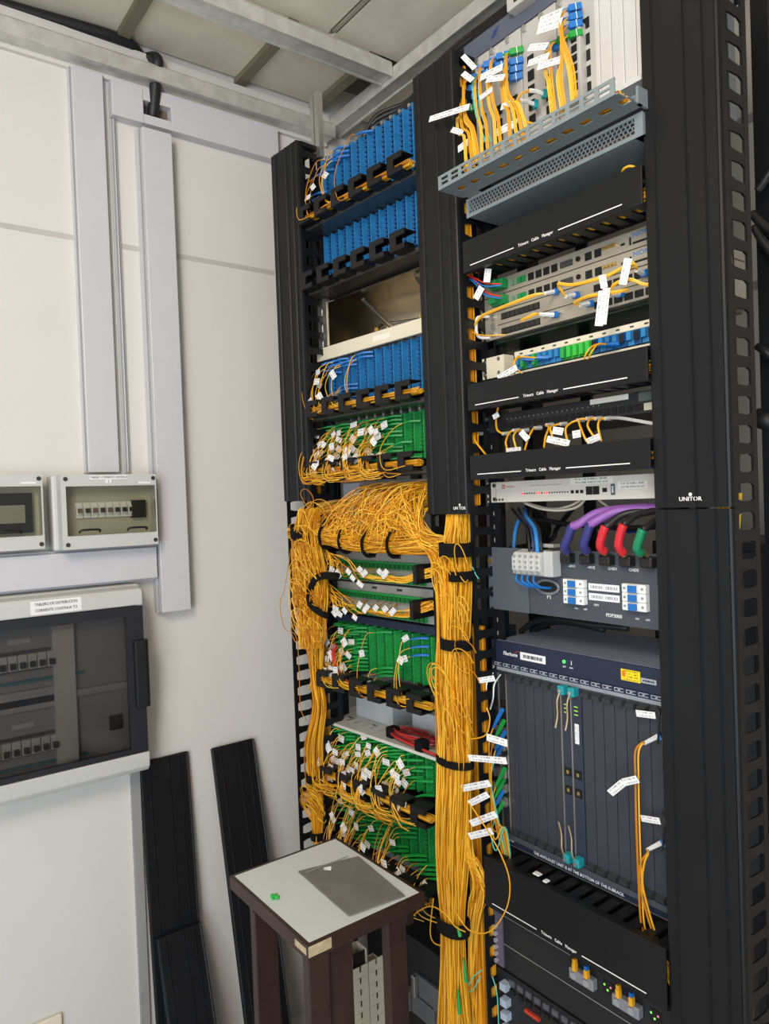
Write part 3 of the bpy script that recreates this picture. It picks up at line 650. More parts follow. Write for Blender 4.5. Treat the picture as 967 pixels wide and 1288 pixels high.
# orange fibre seen between the post fingers, left post, right half
mb = MB(); way = [((-.505, -.035, z), (.024, 0, 0), (0, .018, 0)) for z in (.55, .8, 1.0, 1.2, 1.4, 1.6, 1.75)]
bundle(mb, way, 70, .0012, 3, .2, rnd=RB); stuff('fibre_bundle', mb, YC, 'straight amber fibre inside the left post behind its fingers', 'fibre', LF)
def band(name, c, rx, ry, h, lab, fr=WF, tilt=0):
    mb = MB(); k = 18; c = V(c)
    p = [(c.x+rx*math.cos(2*PI*i/k), c.y+ry*math.sin(2*PI*i/k), c.z+tilt*math.cos(2*PI*i/k)) for i in range(k)]; b = len(mb.v)
    mb.v = [V((x, y, z+dz)) for dz in (-h/2, h/2) for x, y, z in p]+[V((c.x+(x-c.x)*.9, c.y+(y-c.y)*.9, z+dz)) for dz in (-h/2, h/2) for x, y, z in p]
    for i in range(k):
        j = (i+1) % k
        mb.f += [[i, j, k+j, k+i], [2*k+j, 2*k+i, 3*k+i, 3*k+j], [k+i, k+j, 3*k+j, 3*k+i], [j, i, 2*k+i, 2*k+j]]; mb.m += [0]*4
    return tag(put(mb, name, velcro, None, fr, org=c), lab, 'cable tie')
c = lw(381, 671, -.10); band('hook_tape', c, .038, .034, .032, 'black tape round the top of the left post fibre bundle', LF, -.012)
c = lw(396, 978, -.085); band('hook_tape', c, .028, .024, .022, 'black tape low on the left post fibre bundle, beside the lowest frames', LF)
c = lw(400, 1050, -.085); band('hook_tape', c, .02, .022, .022, 'black tape on the left post fibre just above the table', LF)
# big black velcro strap at left of splice panels
p = [atl(u, v, -.125) for u, v in ((424, 725), (408, 724), (396, 729), (389, 746), (391, 761), (402, 770), (410, 774))]
tag(put(MB().tube(smooth_path(p, 5), .011, 8, flat=.8), 'hook_tape', velcro, None, LF, org=p[0]), 'broad black strap curling at the left of the splice panels', 'cable tie')
for (u, v) in ((534, 722), (530, 766)):
    c = atl(u, v, -.055); tag(put(MB().box(c.x-.006, c.x+.006, -.090, -.01, c.z-.022, c.z+.024), 'cable_ring', blackp, None, LF, org=c, bevel=.004), 'black cable clip at the right end of the %s splice panel' % ('upper' if v < 740 else 'lower'), 'cable clip')
# cords lying in front of the splice panels
RS = random.Random(23)
def loose(pts, y, lab, grp, m=None, fl=(), fr=LF, r=.0012, f=atl, boot=None):
    q = [f(u, v, yy) if len(p) == 0 else f(u, v, p[0]) for (u, v, *p) in pts for yy in (y,)]
    t = thing('patch_cable', q[0], lab, 'patch cord', grp, fr); path = smooth_path(q, 6)
    put(MB().tube(path, r, 5), 'cord', m or RS.choice(YC), t)
    for (u0, v0, u1, v1, h) in fl:
        a = f(u0, v0, y-.012); b = f(u1, v1, y-.014); put(MB().slab(a, b, h), 'marker_flag', paper, t)
    if boot:
        put(MB().tube([q[0], q[0]*.6+path[4]*.4 if len(path) > 4 else path[-1]], .004, 6), 'boot', boot, t)
    return t
for (v0, dv, lab, grp) in ((707, 0, 'yellow cord sweeping left from the upper splice panel', 'cords on the upper splice panel'), (752, 0, 'yellow cord sweeping left from the lower splice panel', 'cords on the lower splice panel')):
    for k, u1 in enumerate(sorted(RS.uniform(425, 475) for _ in range(16))):
        s = .19*(u1-425)
        a = (u1, v0+s+RS.uniform(-4, 10), -.005); b = (u1-RS.uniform(12, 22), v0+s+RS.uniform(2, 14)); c_ = (RS.uniform(405, 412), v0-RS.uniform(4, 22)); 
        mid = ((a[0]+c_[0])/2-4, v0+RS.uniform(-6, 8))
        fl = [(b[0]-2, b[1]+2, b[0]+RS.uniform(2, 5), b[1]+RS.uniform(5, 9), .012)] if k % 2 == 0 else []
        loose([a, b, mid, c_], -.07, lab+', %s from the left' % ORD[k], grp, fl=fl)
for (v0, lab, grp) in ((728, 'yellow cord sweeping right from the upper splice panel to its clip', 'cords to the upper clip'), (770, 'yellow cord sweeping right from the lower splice panel to its clip', 'cords to the lower clip')):
    for k, u1 in enumerate(sorted(RS.uniform(455, 510) for _ in range(14))):
        d = .14*(u1-480)
        a = (u1, v0+d-12+RS.uniform(-4, 4), -.005); b = (u1-8, v0+d-4+RS.uniform(-4, 5)); c_ = (u1*.55+535*.45, v0+RS.uniform(-2, 6)); e = (535, v0-6+RS.uniform(-8, 6), -.06)
        fl = [(b[0], b[1], b[0]+RS.uniform(3, 6), b[1]-RS.uniform(4, 7), .013)] if k % 3 == 0 else []
        loose([a, b, c_, e, (546, v0-8+RS.uniform(-6, 6), -.06)], -.07, lab+', %s from the left' % ORD[k], grp, fl=fl)

# ================================================================== MIDDLE POST FIBRE
mb = MB(); RB = random.Random(9)
def st(v, ul, ur, y, d): a = at(ul, v, y); b = at(ur, v, y); return ((a+b)/2, (b-a)/2, (0, d, 0))
way = [st(625, 566, 588, -.04, .02), st(655, 564, 590, -.05, .022), st(690, 560, 588, -.07, .026), st(740, 558, 590, -.085, .028), st(805, 560, 587, -.085, .026), st(860, 558, 590, -.085, .028), st(950, 554, 590, -.085, .03), st(1050, 552, 588, -.085, .03), st(1120, 554, 584, -.085, .024), st(1165, 557, 582, -.085, .018), st(1220, 556, 584, -.085, .022), st(1300, 552, 590, -.085, .028)]
bundle(mb, way, 165, (.0013), 3, .3, rnd=RB)
way = [st(690, 536, 552, -.085, .02), st(705, 545, 566, -.09, .022), st(740, 551, 572, -.09, .022), st(800, 552, 576, -.09, .02), st(860, 550, 580, -.09, .024), st(950, 552, 590, -.092, .026), st(1050, 550, 585, -.092, .026), st(1165, 556, 582, -.09, .018), st(1300, 556, 588, -.09, .024)]
bundle(mb, way, 90, .0013, 3, .3, rnd=RB)
for i in range(24):
    c = at(RB.uniform(550, 590), RB.uniform(700, 930), -.10-RB.random()*.02); a = RB.uniform(.012, .035); b = RB.uniform(.02, .06)
    mb.tube([c+V((a*math.cos(q), -.01*math.sin(q), b*math.sin(q))) for q in [2*PI*k/18 for k in range(RB.randrange(11, 18))]], .0011, 4, RB.randrange(3))
for i in range(34):                                    # strands swinging right near the bottom
    u = RB.uniform(575, 590); e = RB.uniform(596, 612)
    mb.tube(smooth_path([at(u, RB.uniform(900, 1000), -.08), at(u+4, 1060, -.085), at(e, RB.uniform(1085, 1125), -.075), at(e-8, RB.uniform(1140, 1180), -.06), at(RB.uniform(585, 600), 1290, -.05)], 4), .0012, 4, RB.randrange(3))
stuff('fibre_bundle', mb, YC, 'thick yellow fibre bundle pouring down the uncovered middle post', 'fibre')
mb = MB()
for zs, n in (((1.63, 1.8, 2.0, 2.2, 2.4, 2.59), 150), ((.1, .4, .7, 1.0, 1.2, 1.36), 120)):
    bundle(mb, [((.871, -.034, z), (.034, 0, 0), (0, .015, 0)) for z in zs], n, .0014, 2, .12, rnd=RB)
stuff('fibre_bundle', mb, YC, 'straight amber fibre inside the middle post, seen between its fingers', 'fibre')
mb = MB(); way = [((1.472, -.036, z), (.013, 0, 0), (0, .022, 0)) for z in (.1, .5, .8, .95, 1.05, 1.15, 1.25, 1.35, 1.42, 1.5, 1.57, 1.64)]
bundle(mb, way, 7, .0026, 4, .7, rnd=RB)
mb.tube(smooth_path([(1.46, -.04, 1.93), (1.475, -.045, 1.96), (1.48, -.03, 2.00), (1.47, -.02, 2.04)], 4), .0026, 5); stuff('fibre_bundle', mb, YC, 'few loose yellow fibres inside the right post behind its fingers', 'fibre')
for v, ul, ur, h, lab in ((691, 557, 590, .030, 'black tape at the top of the middle fibre bundle, under the cover'), (724, 571, 591, .022, 'short black tape below the topmost one on the middle bundle'), (809, 559, 589, .024, 'black tape half way up the middle fibre bundle, beside the green frames'), (956, 553, 592, .016, 'black tape on the middle bundle level with the white flags'), (1161, 553, 586, .030, 'black tape at the narrow waist of the middle bundle beside the table')):
    a = at(ul, v, -.088); b = at(ur, v, -.088); c = (a+b)/2; band('hook_tape', c, (b.x-a.x)/2*1.03, .032, h, lab)
for pts, y, lab in (([(500, 1288), (490, 1250), (486, 1215), (492, 1180), (515, 1155), (540, 1140), (560, 1150), (572, 1165), (585, 1172)], -.13, 'yellow cord looping out in front of the table leg'),
                    ([(590, 1010), (610, 1040), (630, 1075), (641, 1110), (636, 1145), (615, 1172), (590, 1170), (575, 1150)], -.12, 'yellow cord swinging right below the white flags'),
                    ([(588, 930), (610, 925), (616, 905), (612, 890)], -.10, 'yellow cord stub curling right of the middle bundle'),
                    ([(545, 1130), (541, 1170), (545, 1185), (556, 1190)], -.12, 'yellow cord hanging at the left of the bundle waist')):
    p = smooth_path([at(u, v, y) for u, v in pts], 6); tag(put(MB().tube(p, .0014, 5), 'patch_cable', YC[0], None, org=p[0]), lab, 'patch cord')
for (u0, v0, u1, v1, lab) in ((583, 1205, 586, 1235, 'green connector boot hanging in the bundle below the waist tape'), (576, 1245, 578, 1275, 'green connector boot lowest in the middle bundle'), (575, 1165, 579, 1178, 'green connector boot just under the waist tape')):
    a = at(u0, v0, -.115); b = at(u1, v1, -.115); tag(put(MB().tube([a, a*.3+b*.7, b], .004, 6, radii=[.002, .0042, .0042]), 'connector_boot', boot_green, None, org=a), lab, 'connector')
for pts, lab in (([(606, 1220), (594, 1230), (588, 1244), (594, 1246), (604, 1228)], 'aqua cord loop right of the bundle low down'), ([(619, 1228), (625, 1250), (627, 1288)], 'aqua cord hanging by the bottom units'), ([(594, 713), (598, 722), (602, 728)], 'short aqua cord end beside the middle post fingers')):
    p = smooth_path([at(u, v, -.07) for u, v in pts], 6); tag(put(MB().tube(p, .0012, 5), 'patch_cable', aqua, None, org=p[0]), lab, 'patch cord')

# ================================================================== RIGHT RACK EQUIPMENT
XL, XR = .896, 1.376
def screws(t, pts, y=-.001, m=None, r=.0042):
    for x, z in pts: put(MB().cyl((x, y, z), (x, y-.003, z), r, 10), 'screw', m or alu, t)
def box_unit(name, z0, z1, depth, lab, cat, m, ear=.022, mf=None, bev=.001):
    t = thing(name, (1.136, 0, z0), lab, cat)
    put(MB().box(XL+.018, XR-.018, .004, depth, z0+.001, z1-.001), 'body', m, t)
    put(MB().box(XL, XR, 0, .004, z0, z1), 'faceplate', mf or m, t, bevel=bev)
    return t
# --- three-slot cable managers with printed covers
def cable_manager(z0, z1, zl, lab, slots_below=True):
    t = thing('cable_manager', (1.14, -.04, z0), lab, 'cable manager', 'horizontal cable managers with printed covers')
    put(MB().box(.93, 1.362, -.082, -.078, z0, z1).box(.93, 1.362, -.078, -.070, z1-.004, z1).box(.93, 1.362, -.078, -.070, z0, z0+.004), 'cover', black, t, bevel=.0008)
    put(MB().box(XL, XR, -.002, .002, z0+.004, z1-.004), 'back_plate', black, t)
    # comb of fingers: each tooth a part, leaving slots between them
    me = MB().box(-.0105, .0105, -.070, -.002, -.0016, .0016).mesh('finger', black)
    for zz in (z0+.0055, z1-.0055):
        for k in range(13): inst(me, 'finger', (.952+k*.033, 0, zz), t)
        put(MB().box(.93, 1.362, -.070, -.060, zz-.0016, zz+.0016), 'comb_bar', black, t)
    for x0, x1 in ((.952, 1.075), (1.186, 1.323)): put(MB().box(x0, x1, -.0825, -.082, zl-.0009, zl+.0009), 'printed_line', ink_w, t)
    text('Trimerx   Cable   Manager', .0084, (1.1305, -.0823, zl+.0005), FRONT, ink_w, t, align='CENTER', sx=.86, gap=1.1)
    return t
CM1 = cable_manager(2.124, 2.190, 2.136, 'black printed cable manager below the perforated box, topmost of four')
CM2 = cable_manager(1.832, 1.888, 1.8425, 'black printed cable manager under the blue and green port strip')
CM3 = cable_manager(1.685, 1.737, 1.6965, 'black printed cable manager just above the white unit')
CM4 = cable_manager(.768, .876, .780, 'black tall cable manager below the big card chassis')
for z, n, x0, x1, lab in ((2.144, 90, .93, 1.36, 'yellow fibre lying inside the topmost cable manager'), (1.86, 14, 1.0, 1.37, 'yellow fibre inside the cable manager under the port strip'), (1.71, 10, 1.1, 1.37, 'yellow fibre inside the cable manager above the white unit')):
    stuff('fibre_bundle', bundle(MB(), [((x0+(x1+.02-x0)*k/6, -.042, z), (0, .024, 0), (0, 0, .012)) for k in range(7)], n, .0014, 2, .2, rnd=RB), YC, lab, 'fibre')

# --- top chassis
t = thing('card_chassis', (1.136, 0, 2.33), 'light grey telecom chassis with vertical cards at the top of the right rack', 'telecom chassis')
CH = t
chm = M('chassis_silver', (196, 194, 190), .4, .25, var=.05)
put(MB().box(XL+.01, XR-.005, .012, .22, 2.335, 2.64), 'body', M('chassis_side', (120, 124, 130), .45), t)
put(MB().box(XL-.02, 1.19, -.006, .012, 2.612, 2.655), 'top_fascia', M('fascia_blue_grey', (84, 90, 106), .5), t, bevel=.002)
put(MB().box(1.03, 1.376, -.03, .012, 2.638, 2.665), 'top_bracket', chm, t, bevel=.002)
for k in range(8): put(MB().box(1.05+k*.035, 1.072+k*.035, -.0306, -.03, 2.647, 2.656), 'bracket_hole', hole2, t)
for k in range(3): put(MB().bar((.962+k*.006, -.0065, 2.626+k*.0015), (.972+k*.006, -.0065, 2.6425+k*.0015), .0008, .003, (1, 0, 0)), 'emblem', M('emblem_blue', (50, 66, 120), .5), t)
cx = XL+.012; W_ = .0455
cards = []
for k in range(7):
    x0 = cx+k*W_
    if x0 > 1.2: break
    cd = put(MB().box(x0+.0008, x0+W_-.0008, -.004 if k % 2 else -.006, .012, 2.345, 2.61), 'card', chm, t, bevel=.001); cards.append((x0, cd))
    put(MB().cyl((x0+.012, -.004, 2.600), (x0+.012, -.012, 2.600), .006, 10), 'thumb_screw', alu, cd)
    for j in range(5 if k in (3, 5, 6) else 3):
        put(MB().box(x0+.016, x0+.032, -.0075, -.006, 2.40+j*.03, 2.42+j*.03), 'port', hole2, cd)
put(MB().box(1.158, 1.205, -.026, -.004, 2.39, 2.53), 'raised_card', chm, t, bevel=.002)
for k in range(6): put(MB().box(1.186, 1.198, -.0275, -.026, 2.405+k*.018, 2.418+k*.018), 'port', hole2, t)
for k in range(5):
    x0 = 1.208+k*.0255; put(MB().box(x0+.0007, x0+.0248, -.005, .012, 2.345, 2.66), 'blank_card', M('blank_card', (214, 214, 213), .4, .2, var=.03), t, bevel=.001)
put(MB().box(1.336, 1.376, -.001, .012, 2.33, 2.66), 'ear', M('ear_blue_grey', (120, 132, 148), .45), t); screws(t, [(1.352, 2.375), (1.352, 2.55)], r=.007)
put(MB().box(1.25, 1.34, -.04, -.006, 2.352, 2.362), 'grey_clip', greyp, t)
# connectors plugged into the cards: boots that point left and forward, and the cords on them
def plug(u, v, y, m, lab, grp, pts, cm=None, flags=(), du=-12, dv=4, r=.0016):
    P = at(u, v, y); t = thing('patch_cable', P, lab, 'patch cord', grp)
    Q = at(u+du, v+dv, y-.02)
    S = at(u+5, v-1.5, y+.004); J = P*.3+Q*.7
    put(MB().bar(S, J, .0125, .0125), 'connector', m, t, bevel=.0012); put(MB().tube([J, Q+(Q-J)*.8], .003, 6, radii=[.0042, .0022]), 'boot', m, t)
    put(MB().bar(S*.55+J*.45, S*.5+J*.5, .0132, .0132), 'latch', white, t)
    q = [Q]+[at(*p) for p in pts]
    for d in (0, .0034): put(MB().tube([p+V((d, d*.4, 0)) for p in smooth_path(q, 5)], r, 5), 'cord', cm or YC[0], t)
    for (u0, v0, u1, v1, h, yy) in flags: put(MB().slab(at(u0, v0, yy), at(u1, v1, yy-.004), h), 'marker_flag', paper, t)
    return t
GA = 'cords in the left cards of the top chassis'; GB = 'cords in the middle cards of the top chassis'
k_ = 0
for (u, v, m, end, fl) in ((653, 64, boot_green, (655, 165), ()), (653, 77, boot_blue, (648, 168), ((604, 98, 632, 84, .014, -.09),)), (652, 87, boot_blue, (640, 172), ((612, 100, 634, 97, .013, -.095),)), (652, 97, boot_blue, (660, 160), ()),
                           (636, 70, boot_blue, (628, 178), ()), (634, 82, boot_blue, (622, 180), ((603, 124, 619, 112, .010, -.09),)), (620, 80, boot_blue, (612, 186), ()), (616, 92, boot_blue, (605, 190), ((582, 70, 597, 86, .011, -.08),)), (604, 96, boot_blue, (600, 192), ((582, 92, 594, 101, .012, -.085),)), (600, 110, boot_blue, (596, 194), ((568, 163, 582, 167, .012, -.1),)),
                           (598, 122, boot_blue, (592, 198), ((576, 188, 588, 179, .014, -.11),)), (596, 136, boot_green, (585, 202), ((540, 150, 590, 134, .013, -.1),))):
    e = end; xs = u-18-(k_ % 3)*2
    plug(u, v, -.008, m, 'yellow cord with %s plug, %s from the right in left cards of top chassis' % ('green' if m is boot_green else 'blue', ORD[k_]), GA if m is not boot_green else 'green plugged cords in the top chassis',
         [(xs, v+14, -.07), (xs+2, (v+e[1])/2, -.095), ((xs+e[0])/2+3, e[1]-30, -.115), (e[0], e[1], -.118), (e[0]+3, e[1]+12, -.11)], YC[k_ % 2*2], fl, du=-17, dv=4); k_ += 1
for (u, v, m, end, fl) in ((726, 10, boot_blue, (722, 118), ((678, 28, 706, 16, .018, -.07),)), (727, 21, boot_blue, (718, 122), ((676, 38, 706, 28, .017, -.075),)), (727, 31, boot_blue, (708, 130), ((665, 60, 688, 58, .014, -.08), (664, 80, 690, 70, .013, -.085))), (727, 43, boot_green, (704, 132), ((676, 84, 708, 74, .014, -.09),)), (712, 50, boot_green, (696, 136), ()), (706, 58, boot_blue, (692, 138), ())):
    xs = u-22; kk = k_-12
    plug(u, v, -.022, m, 'yellow cord with %s plug, %s from the top in middle cards of top chassis' % ('green' if m is boot_green else 'blue', ORD[kk]), GB, [(xs, v+12, -.07), (xs+1, v+35, -.09), (end[0]-4, end[1]-35, -.112), (end[0], end[1], -.118), (end[0]+1, end[1]+10, -.11)], YC[k_ % 2*2], fl, du=-16, dv=3); k_ += 1
for (u, v, lab, fl) in ((682, 118, 'yellow cord with white boot and blue plug, upper one beside the chassis tray', ()), (671, 131, 'yellow cord with white boot and blue plug, lower one beside the chassis tray', ((630, 135, 646, 128, .012, -.1), (622, 168, 650, 154, .015, -.11)))):
    P = at(u, v, -.03); tt = thing('patch_cable', P, lab, 'patch cord', None)
    put(MB().bar(at(u+5, v+1, -.022), P, .010, .016), 'connector', teal, tt, bevel=.001); Q = at(u-16, v-4, -.06); put(MB().tube(smooth_path([P, at(u-8, v-3, -.045), Q], 4), .0042, 6), 'boot', white, tt)
    put(MB().tube(smooth_path([Q, at(u-26, v, -.08), at(u-33, v+12, -.095), at(u-24, v+32, -.112), at(u-10, v+38, -.112)], 5), .0020, 5), 'cord', YC[0], tt)
    for (u0, v0, u1, v1, h, yy) in fl: put(MB().slab(at(u0, v0, yy), at(u1, v1, yy-.004), h), 'marker_flag', paper, tt)
for k, (u0, u1) in enumerate(((602, 606), (610, 613))):
    p = smooth_path([at(u0+2, 90, -.03), at(u0-8, 105, -.075), at(u1-8, 140, -.1), at(u1, 165, -.114), at(u1+4, 178, -.11)], 5); tag(put(MB().tube(p, .0014, 5), 'patch_cable', aqua, None, org=p[0]), 'aqua cord among the yellow ones in the top chassis, %s of two' % ('left' if k == 0 else 'right'), 'patch cord')
# --- slotted tray in front of the chassis
t = thing('cable_tray', (1.16, -.12, 2.27), 'grey slotted tray jutting out below the top chassis', 'cable tray')
tm = M('tray_grey', (124, 135, 138), .45, var=.05)
tz = 2.278; ty0, ty1 = -.155, -.088
mb = MB().box(.944, 1.372, ty0, -.132, tz, tz+.002).box(.944, 1.372, -.116, ty1, tz, tz+.002)    # floor with oblong openings
xo = [.968+.0385*k for k in range(11)]; e0 = .944
for x in xo: mb.box(e0, x, -.132, -.116, tz, tz+.002); e0 = x+.022
mb.box(e0, 1.372, -.132, -.116, tz, tz+.002)
put(mb, 'tray_floor', tm, t)
mb = MB().box(.944, 1.368, ty0-.002, ty0, tz, tz+.007).box(.944, 1.368, ty0-.002, ty0, tz+.013, tz+.0165).box(.944, 1.368, ty0-.002, ty0, tz+.0225, tz+.028)
for k in range(15):
    for z0, z1 in ((tz+.007, tz+.013), (tz+.0165, tz+.0225)): mb.box(.944+k*.0296, .953+k*.0296, ty0-.002, ty0, z0, z1)
put(mb, 'slotted_front', tm, t)
put(MB().box(.944, 1.372, -.012, -.004, 2.325, 2.345).box(.95, .954, -.088, -.004, tz, tz+.02).box(1.368, 1.372, -.10, -.004, tz, tz+.03), 'bracket', tm, t)
stuff('fibre_bundle', bundle(MB(), [((.96+.4*k/6, -.124, 2.2885), (0, .020, 0), (0, 0, .006)) for k in range(7)], 40, .0014, 2, .25, rnd=RB), YC, 'yellow fibre lying in the grey slotted tray', 'fibre')
# --- perforated box
t = thing('perforated_box', (1.15, .05, 2.237), 'grey box with a strip of round holes under the slotted tray', 'filter box')
pz0, pz1 = 2.2365, 2.2755
put(MB().box(.944, 1.366, -.078, .22, pz0, pz0+.002).box(.944, 1.366, -.078, .22, pz1-.001, pz1), 'shell', tm, t)
put(MB().box(.944, .951, -.08, .2, pz0, pz1).box(1.350, 1.366, -.08, .2, pz0, pz1).box(.951, 1.350, -.08, -.078, pz0, pz0+.007).box(.951, 1.350, -.08, -.078, pz1-.005, pz1), 'front_frame', tm, t)
mb = MB()                                               # honeycomb web: thin bars left between the holes
nx = 46; dx = (1.350-.951)/nx; rows = 4; dz = (pz1-pz0-.012)/rows
for r_ in range(rows+1): mb.box(.951, 1.350, -.0795, -.0785, pz0+.007+r_*dz-.0008, pz0+.007+r_*dz+.0008)
for r_ in range(rows):
    for k in range(nx+1):
        x = .951+(k+(.5 if r_ % 2 else 0))*dx
        if x < 1.350: mb.box(x-.0011, x+.0011, -.0795, -.0785, pz0+.007+r_*dz, pz0+.007+(r_+1)*dz)
tag(put(mb, 'perforated_front', tm, t), kind='stuff')
put(MB().box(.955, 1.346, -.04, -.038, pz0+.003, pz1-.002), 'filter', M('filter_brown', (150, 108, 88), .9), t)
# --- bits on the first cable manager
p = smooth_path([at(782, 222, -.06), at(784, 213, -.075), at(793, 209, -.075), at(806, 214, -.06), at(812, 218, -.05)], 5); tag(put(MB().tube(p, .0022, 6), 'patch_cable', YC[0], None, org=p[0]), 'yellow cord arching over the right end of the topmost cable manager', 'patch cord')
for k in range(4):
    p = smooth_path([at(800, 236+k*3, -.03), at(806, 240+k*4-(k % 2)*5, -.04), at(814, 234+k*5, -.035)], 4); tag(put(MB().tube(p, .0018, 5), 'patch_cable', YC[k % 3], None, org=p[0]), 'yellow cord crossing into the right post by the topmost cable manager, %s from above' % ORD[k], 'patch cord', 'cords at the right of the topmost manager')
t = thing('patch_cable', at(690, 262, -.06), 'yellow cord end with a white tag resting on the topmost cable manager', 'patch cord')
put(MB().tube(smooth_path([at(666, 274, -.07), at(680, 267, -.07), at(702, 258, -.06)], 4), .0022, 6), 'cord', YC[0], t); put(MB().slab(at(680, 266, -.075), at(704, 257, -.07), .010), 'marker_flag', paper, t)

# --- two slim routers and a two-row switch
silver = M('router_silver', (176, 168, 152), .42, .35, var=.04)
gterm = M('terminal_green', (20, 140, 70), .45)
def router(z0, z1, lab, kk):
    t = box_unit('router', z0, z1, .26, lab, 'router', silver)
    put(MB().box(.946, .982, -.020, -.0, z0+.006, z1-.006), 'terminal_block', gterm, t, bevel=.002); put(MB().box(.950, .972, -.032, -.020, z0+.009, z1-.009), 'terminal_plug', gterm, t, bevel=.002)
    for k in range(4): put(MB().box(.990+k*.011, .998+k*.011, -.004, 0, z0+.009, z0+.021), 'clear_button', M('clear_green', (120, 150, 120), .3) if k < 2 else gterm, t)
    for k in range(4): put(MB().box(1.038+k*.0205, 1.053+k*.0205, -.0012, 0, z0+.007, z0+.022), 'port', hole2, t)
    put(MB().box(1.124, 1.152, -.004, 0, z0+.009, z0+.020), 'serial_port', M('serial_dark', (60, 60, 62), .5), t); put(MB().cyl((1.166, 0, z0+.016), (1.166, -.003, z0+.016), .005, 10), 'round_port', hole2, t)
    for k in range(2): put(MB().box(1.182+k*.022, 1.197+k*.022, -.0012, 0, z0+.007, z0+.022), 'port', hole2, t)
    for k in range(4): put(MB().cyl((1.226+k*.008, 0, z0+.018), (1.226+k*.008, -.006, z0+.018), .0032, 8), 'coax_port', brass, t)
    put(MB().box(1.262, 1.270, -.001, 0, z0+.012, z0+.016), 'slot', hole2, t); put(MB().box(1.280, 1.2835, -.001, 0, z0+.008, z0+.022), 'slot', hole2, t); put(MB().box(1.287, 1.345, -.0012, 0, z0+.008, z0+.0115), 'slot', hole2, t)
    text('NOKIA', .0125, (1.286, -.0006, z1-.009), FRONT, ink_b, t, sx=1.2)
    return t
router(2.086, 2.119, 'slim silver router with green terminal plug, upper of two', 0)
router(2.0515, 2.0845, 'slim silver router with green terminal plug, lower of two', 1)
t = box_unit('network_switch', 1.992, 2.050, .27, 'silver switch with two rows of ports and a white handle', 'network switch', silver)
for zz, n0 in ((2.0335, 0), (2.001, 1)):
    put(MB().box(.958, 1.066, -.0008, 0, zz-.004, zz+.010), 'port_recess', hole2, t)
    for k in range(8): put(MB().box(.9595+k*.0134, .9705+k*.0134, -.0016, -.0008, zz-.002, zz+.008), 'port', M('port_inner', (46, 44, 42), .5), t)
    for k in range(7): put(MB().box(1.20+k*.022, 1.218+k*.022, -.0012, 0, zz-.004, zz+.009), 'port', hole2, t)
put(MB().box(.93, XR-.03, -.0008, -.0, 2.0195, 2.0208), 'seam', hole2, t)
for k in range(4): put(MB().cyl((1.082+k*.012, 0, 2.012), (1.082+k*.012, -.007, 2.012), .0045, 8), 'silver_socket', alu, t)
for z in (2.004, 2.04): put(MB().cyl((.936, 0, z), (.936, -.008, z), .006, 10), 'thumb_screw', alu, t)
put(MB().tube(smooth_path([(.922, 0, 1.998), (.914, -.02, 1.998), (.912, -.03, 2.006), (.912, -.03, 2.036), (.914, -.02, 2.044), (.922, 0, 2.044)], 4), .0034, 8), 'handle', white, t, smooth=True)
put(MB().cyl((.938, 0, 2.021), (.938, -.006, 2.021), .007, 12), 'lock', alu, t)
def lc(u, v, lab, pts, flags=(), y=-.004, r=.0022, du=-15, dv=2, grp=None):
    P = at(u, v, y); tt = thing('patch_cable', P, lab, 'patch cord', grp)
    put(MB().bar(P, at(u-4, v, y-.008), .013, .011), 'connector', boot_blue, tt); Q = at(u+du, v+dv, y-.035); put(MB().tube(smooth_path([at(u-4, v, y-.008), Q], 2), .0042, 6, radii=[.005, .0036]), 'boot', white, tt)
    for off in (0, 2.2): put(MB().tube(smooth_path([Q]+[at(p[0], p[1]+off, p[2]) for p in pts], 5), r*.8, 5), 'cord', YC[0] if off else YC[2], tt)
    for (u0, v0, u1, v1, h, yy) in flags: put(MB().slab(at(u0, v0, yy), at(u1, v1, yy), h), 'marker_flag', paper, tt)
lc(700, 367, 'yellow duplex cord arching left from the upper switch row', [(672, 370, -.05), (645, 380, -.06), (615, 392, -.06), (604, 398, -.055), (597, 408, -.05)])
lc(700, 396, 'yellow duplex cord with long white boot in the lower switch row', [(672, 394, -.05), (664, 398, -.05), (655, 402, -.045)], du=-22, dv=-1)
lc(744, 382, 'yellow duplex cord in the right half of the switch, nearest the big flag', [(722, 380, -.045), (738, 372, -.06), (748, 370, -.06), (775, 366, -.055), (790, 363, -.05)])
lc(726, 371, 'yellow duplex cord rising across the routers to the right', [(706, 364, -.05), (702, 356, -.06), (722, 357, -.065), (760, 347, -.065), (782, 336, -.06), (797, 330, -.055), (790, 338, -.05)], ((757, 346, 760, 362, .012, -.07),))
lc(782, 370, 'yellow duplex cord bent under the tall flag at the right', [(768, 366, -.05), (772, 357, -.06), (790, 350, -.06), (808, 356, -.05), (818, 357, -.045)], ((783, 358, 790, 325, .013, -.075),))
lc(812, 344, 'yellow duplex cord with white boot beside the right post', [(800, 334, -.045), (793, 329, -.055), (790, 340, -.05)], du=-12, dv=-4)
t = thing('label_flag', at(757, 385, -.08), 'large white printed flag hanging in front of the switch', 'label')
put(MB().slab(at(753, 410, -.08), at(758, 366, -.08), .014), 'front_sheet', paper, t); put(MB().slab(at(758, 408, -.076), at(763, 362, -.074), .012), 'rear_sheet', paper, t)
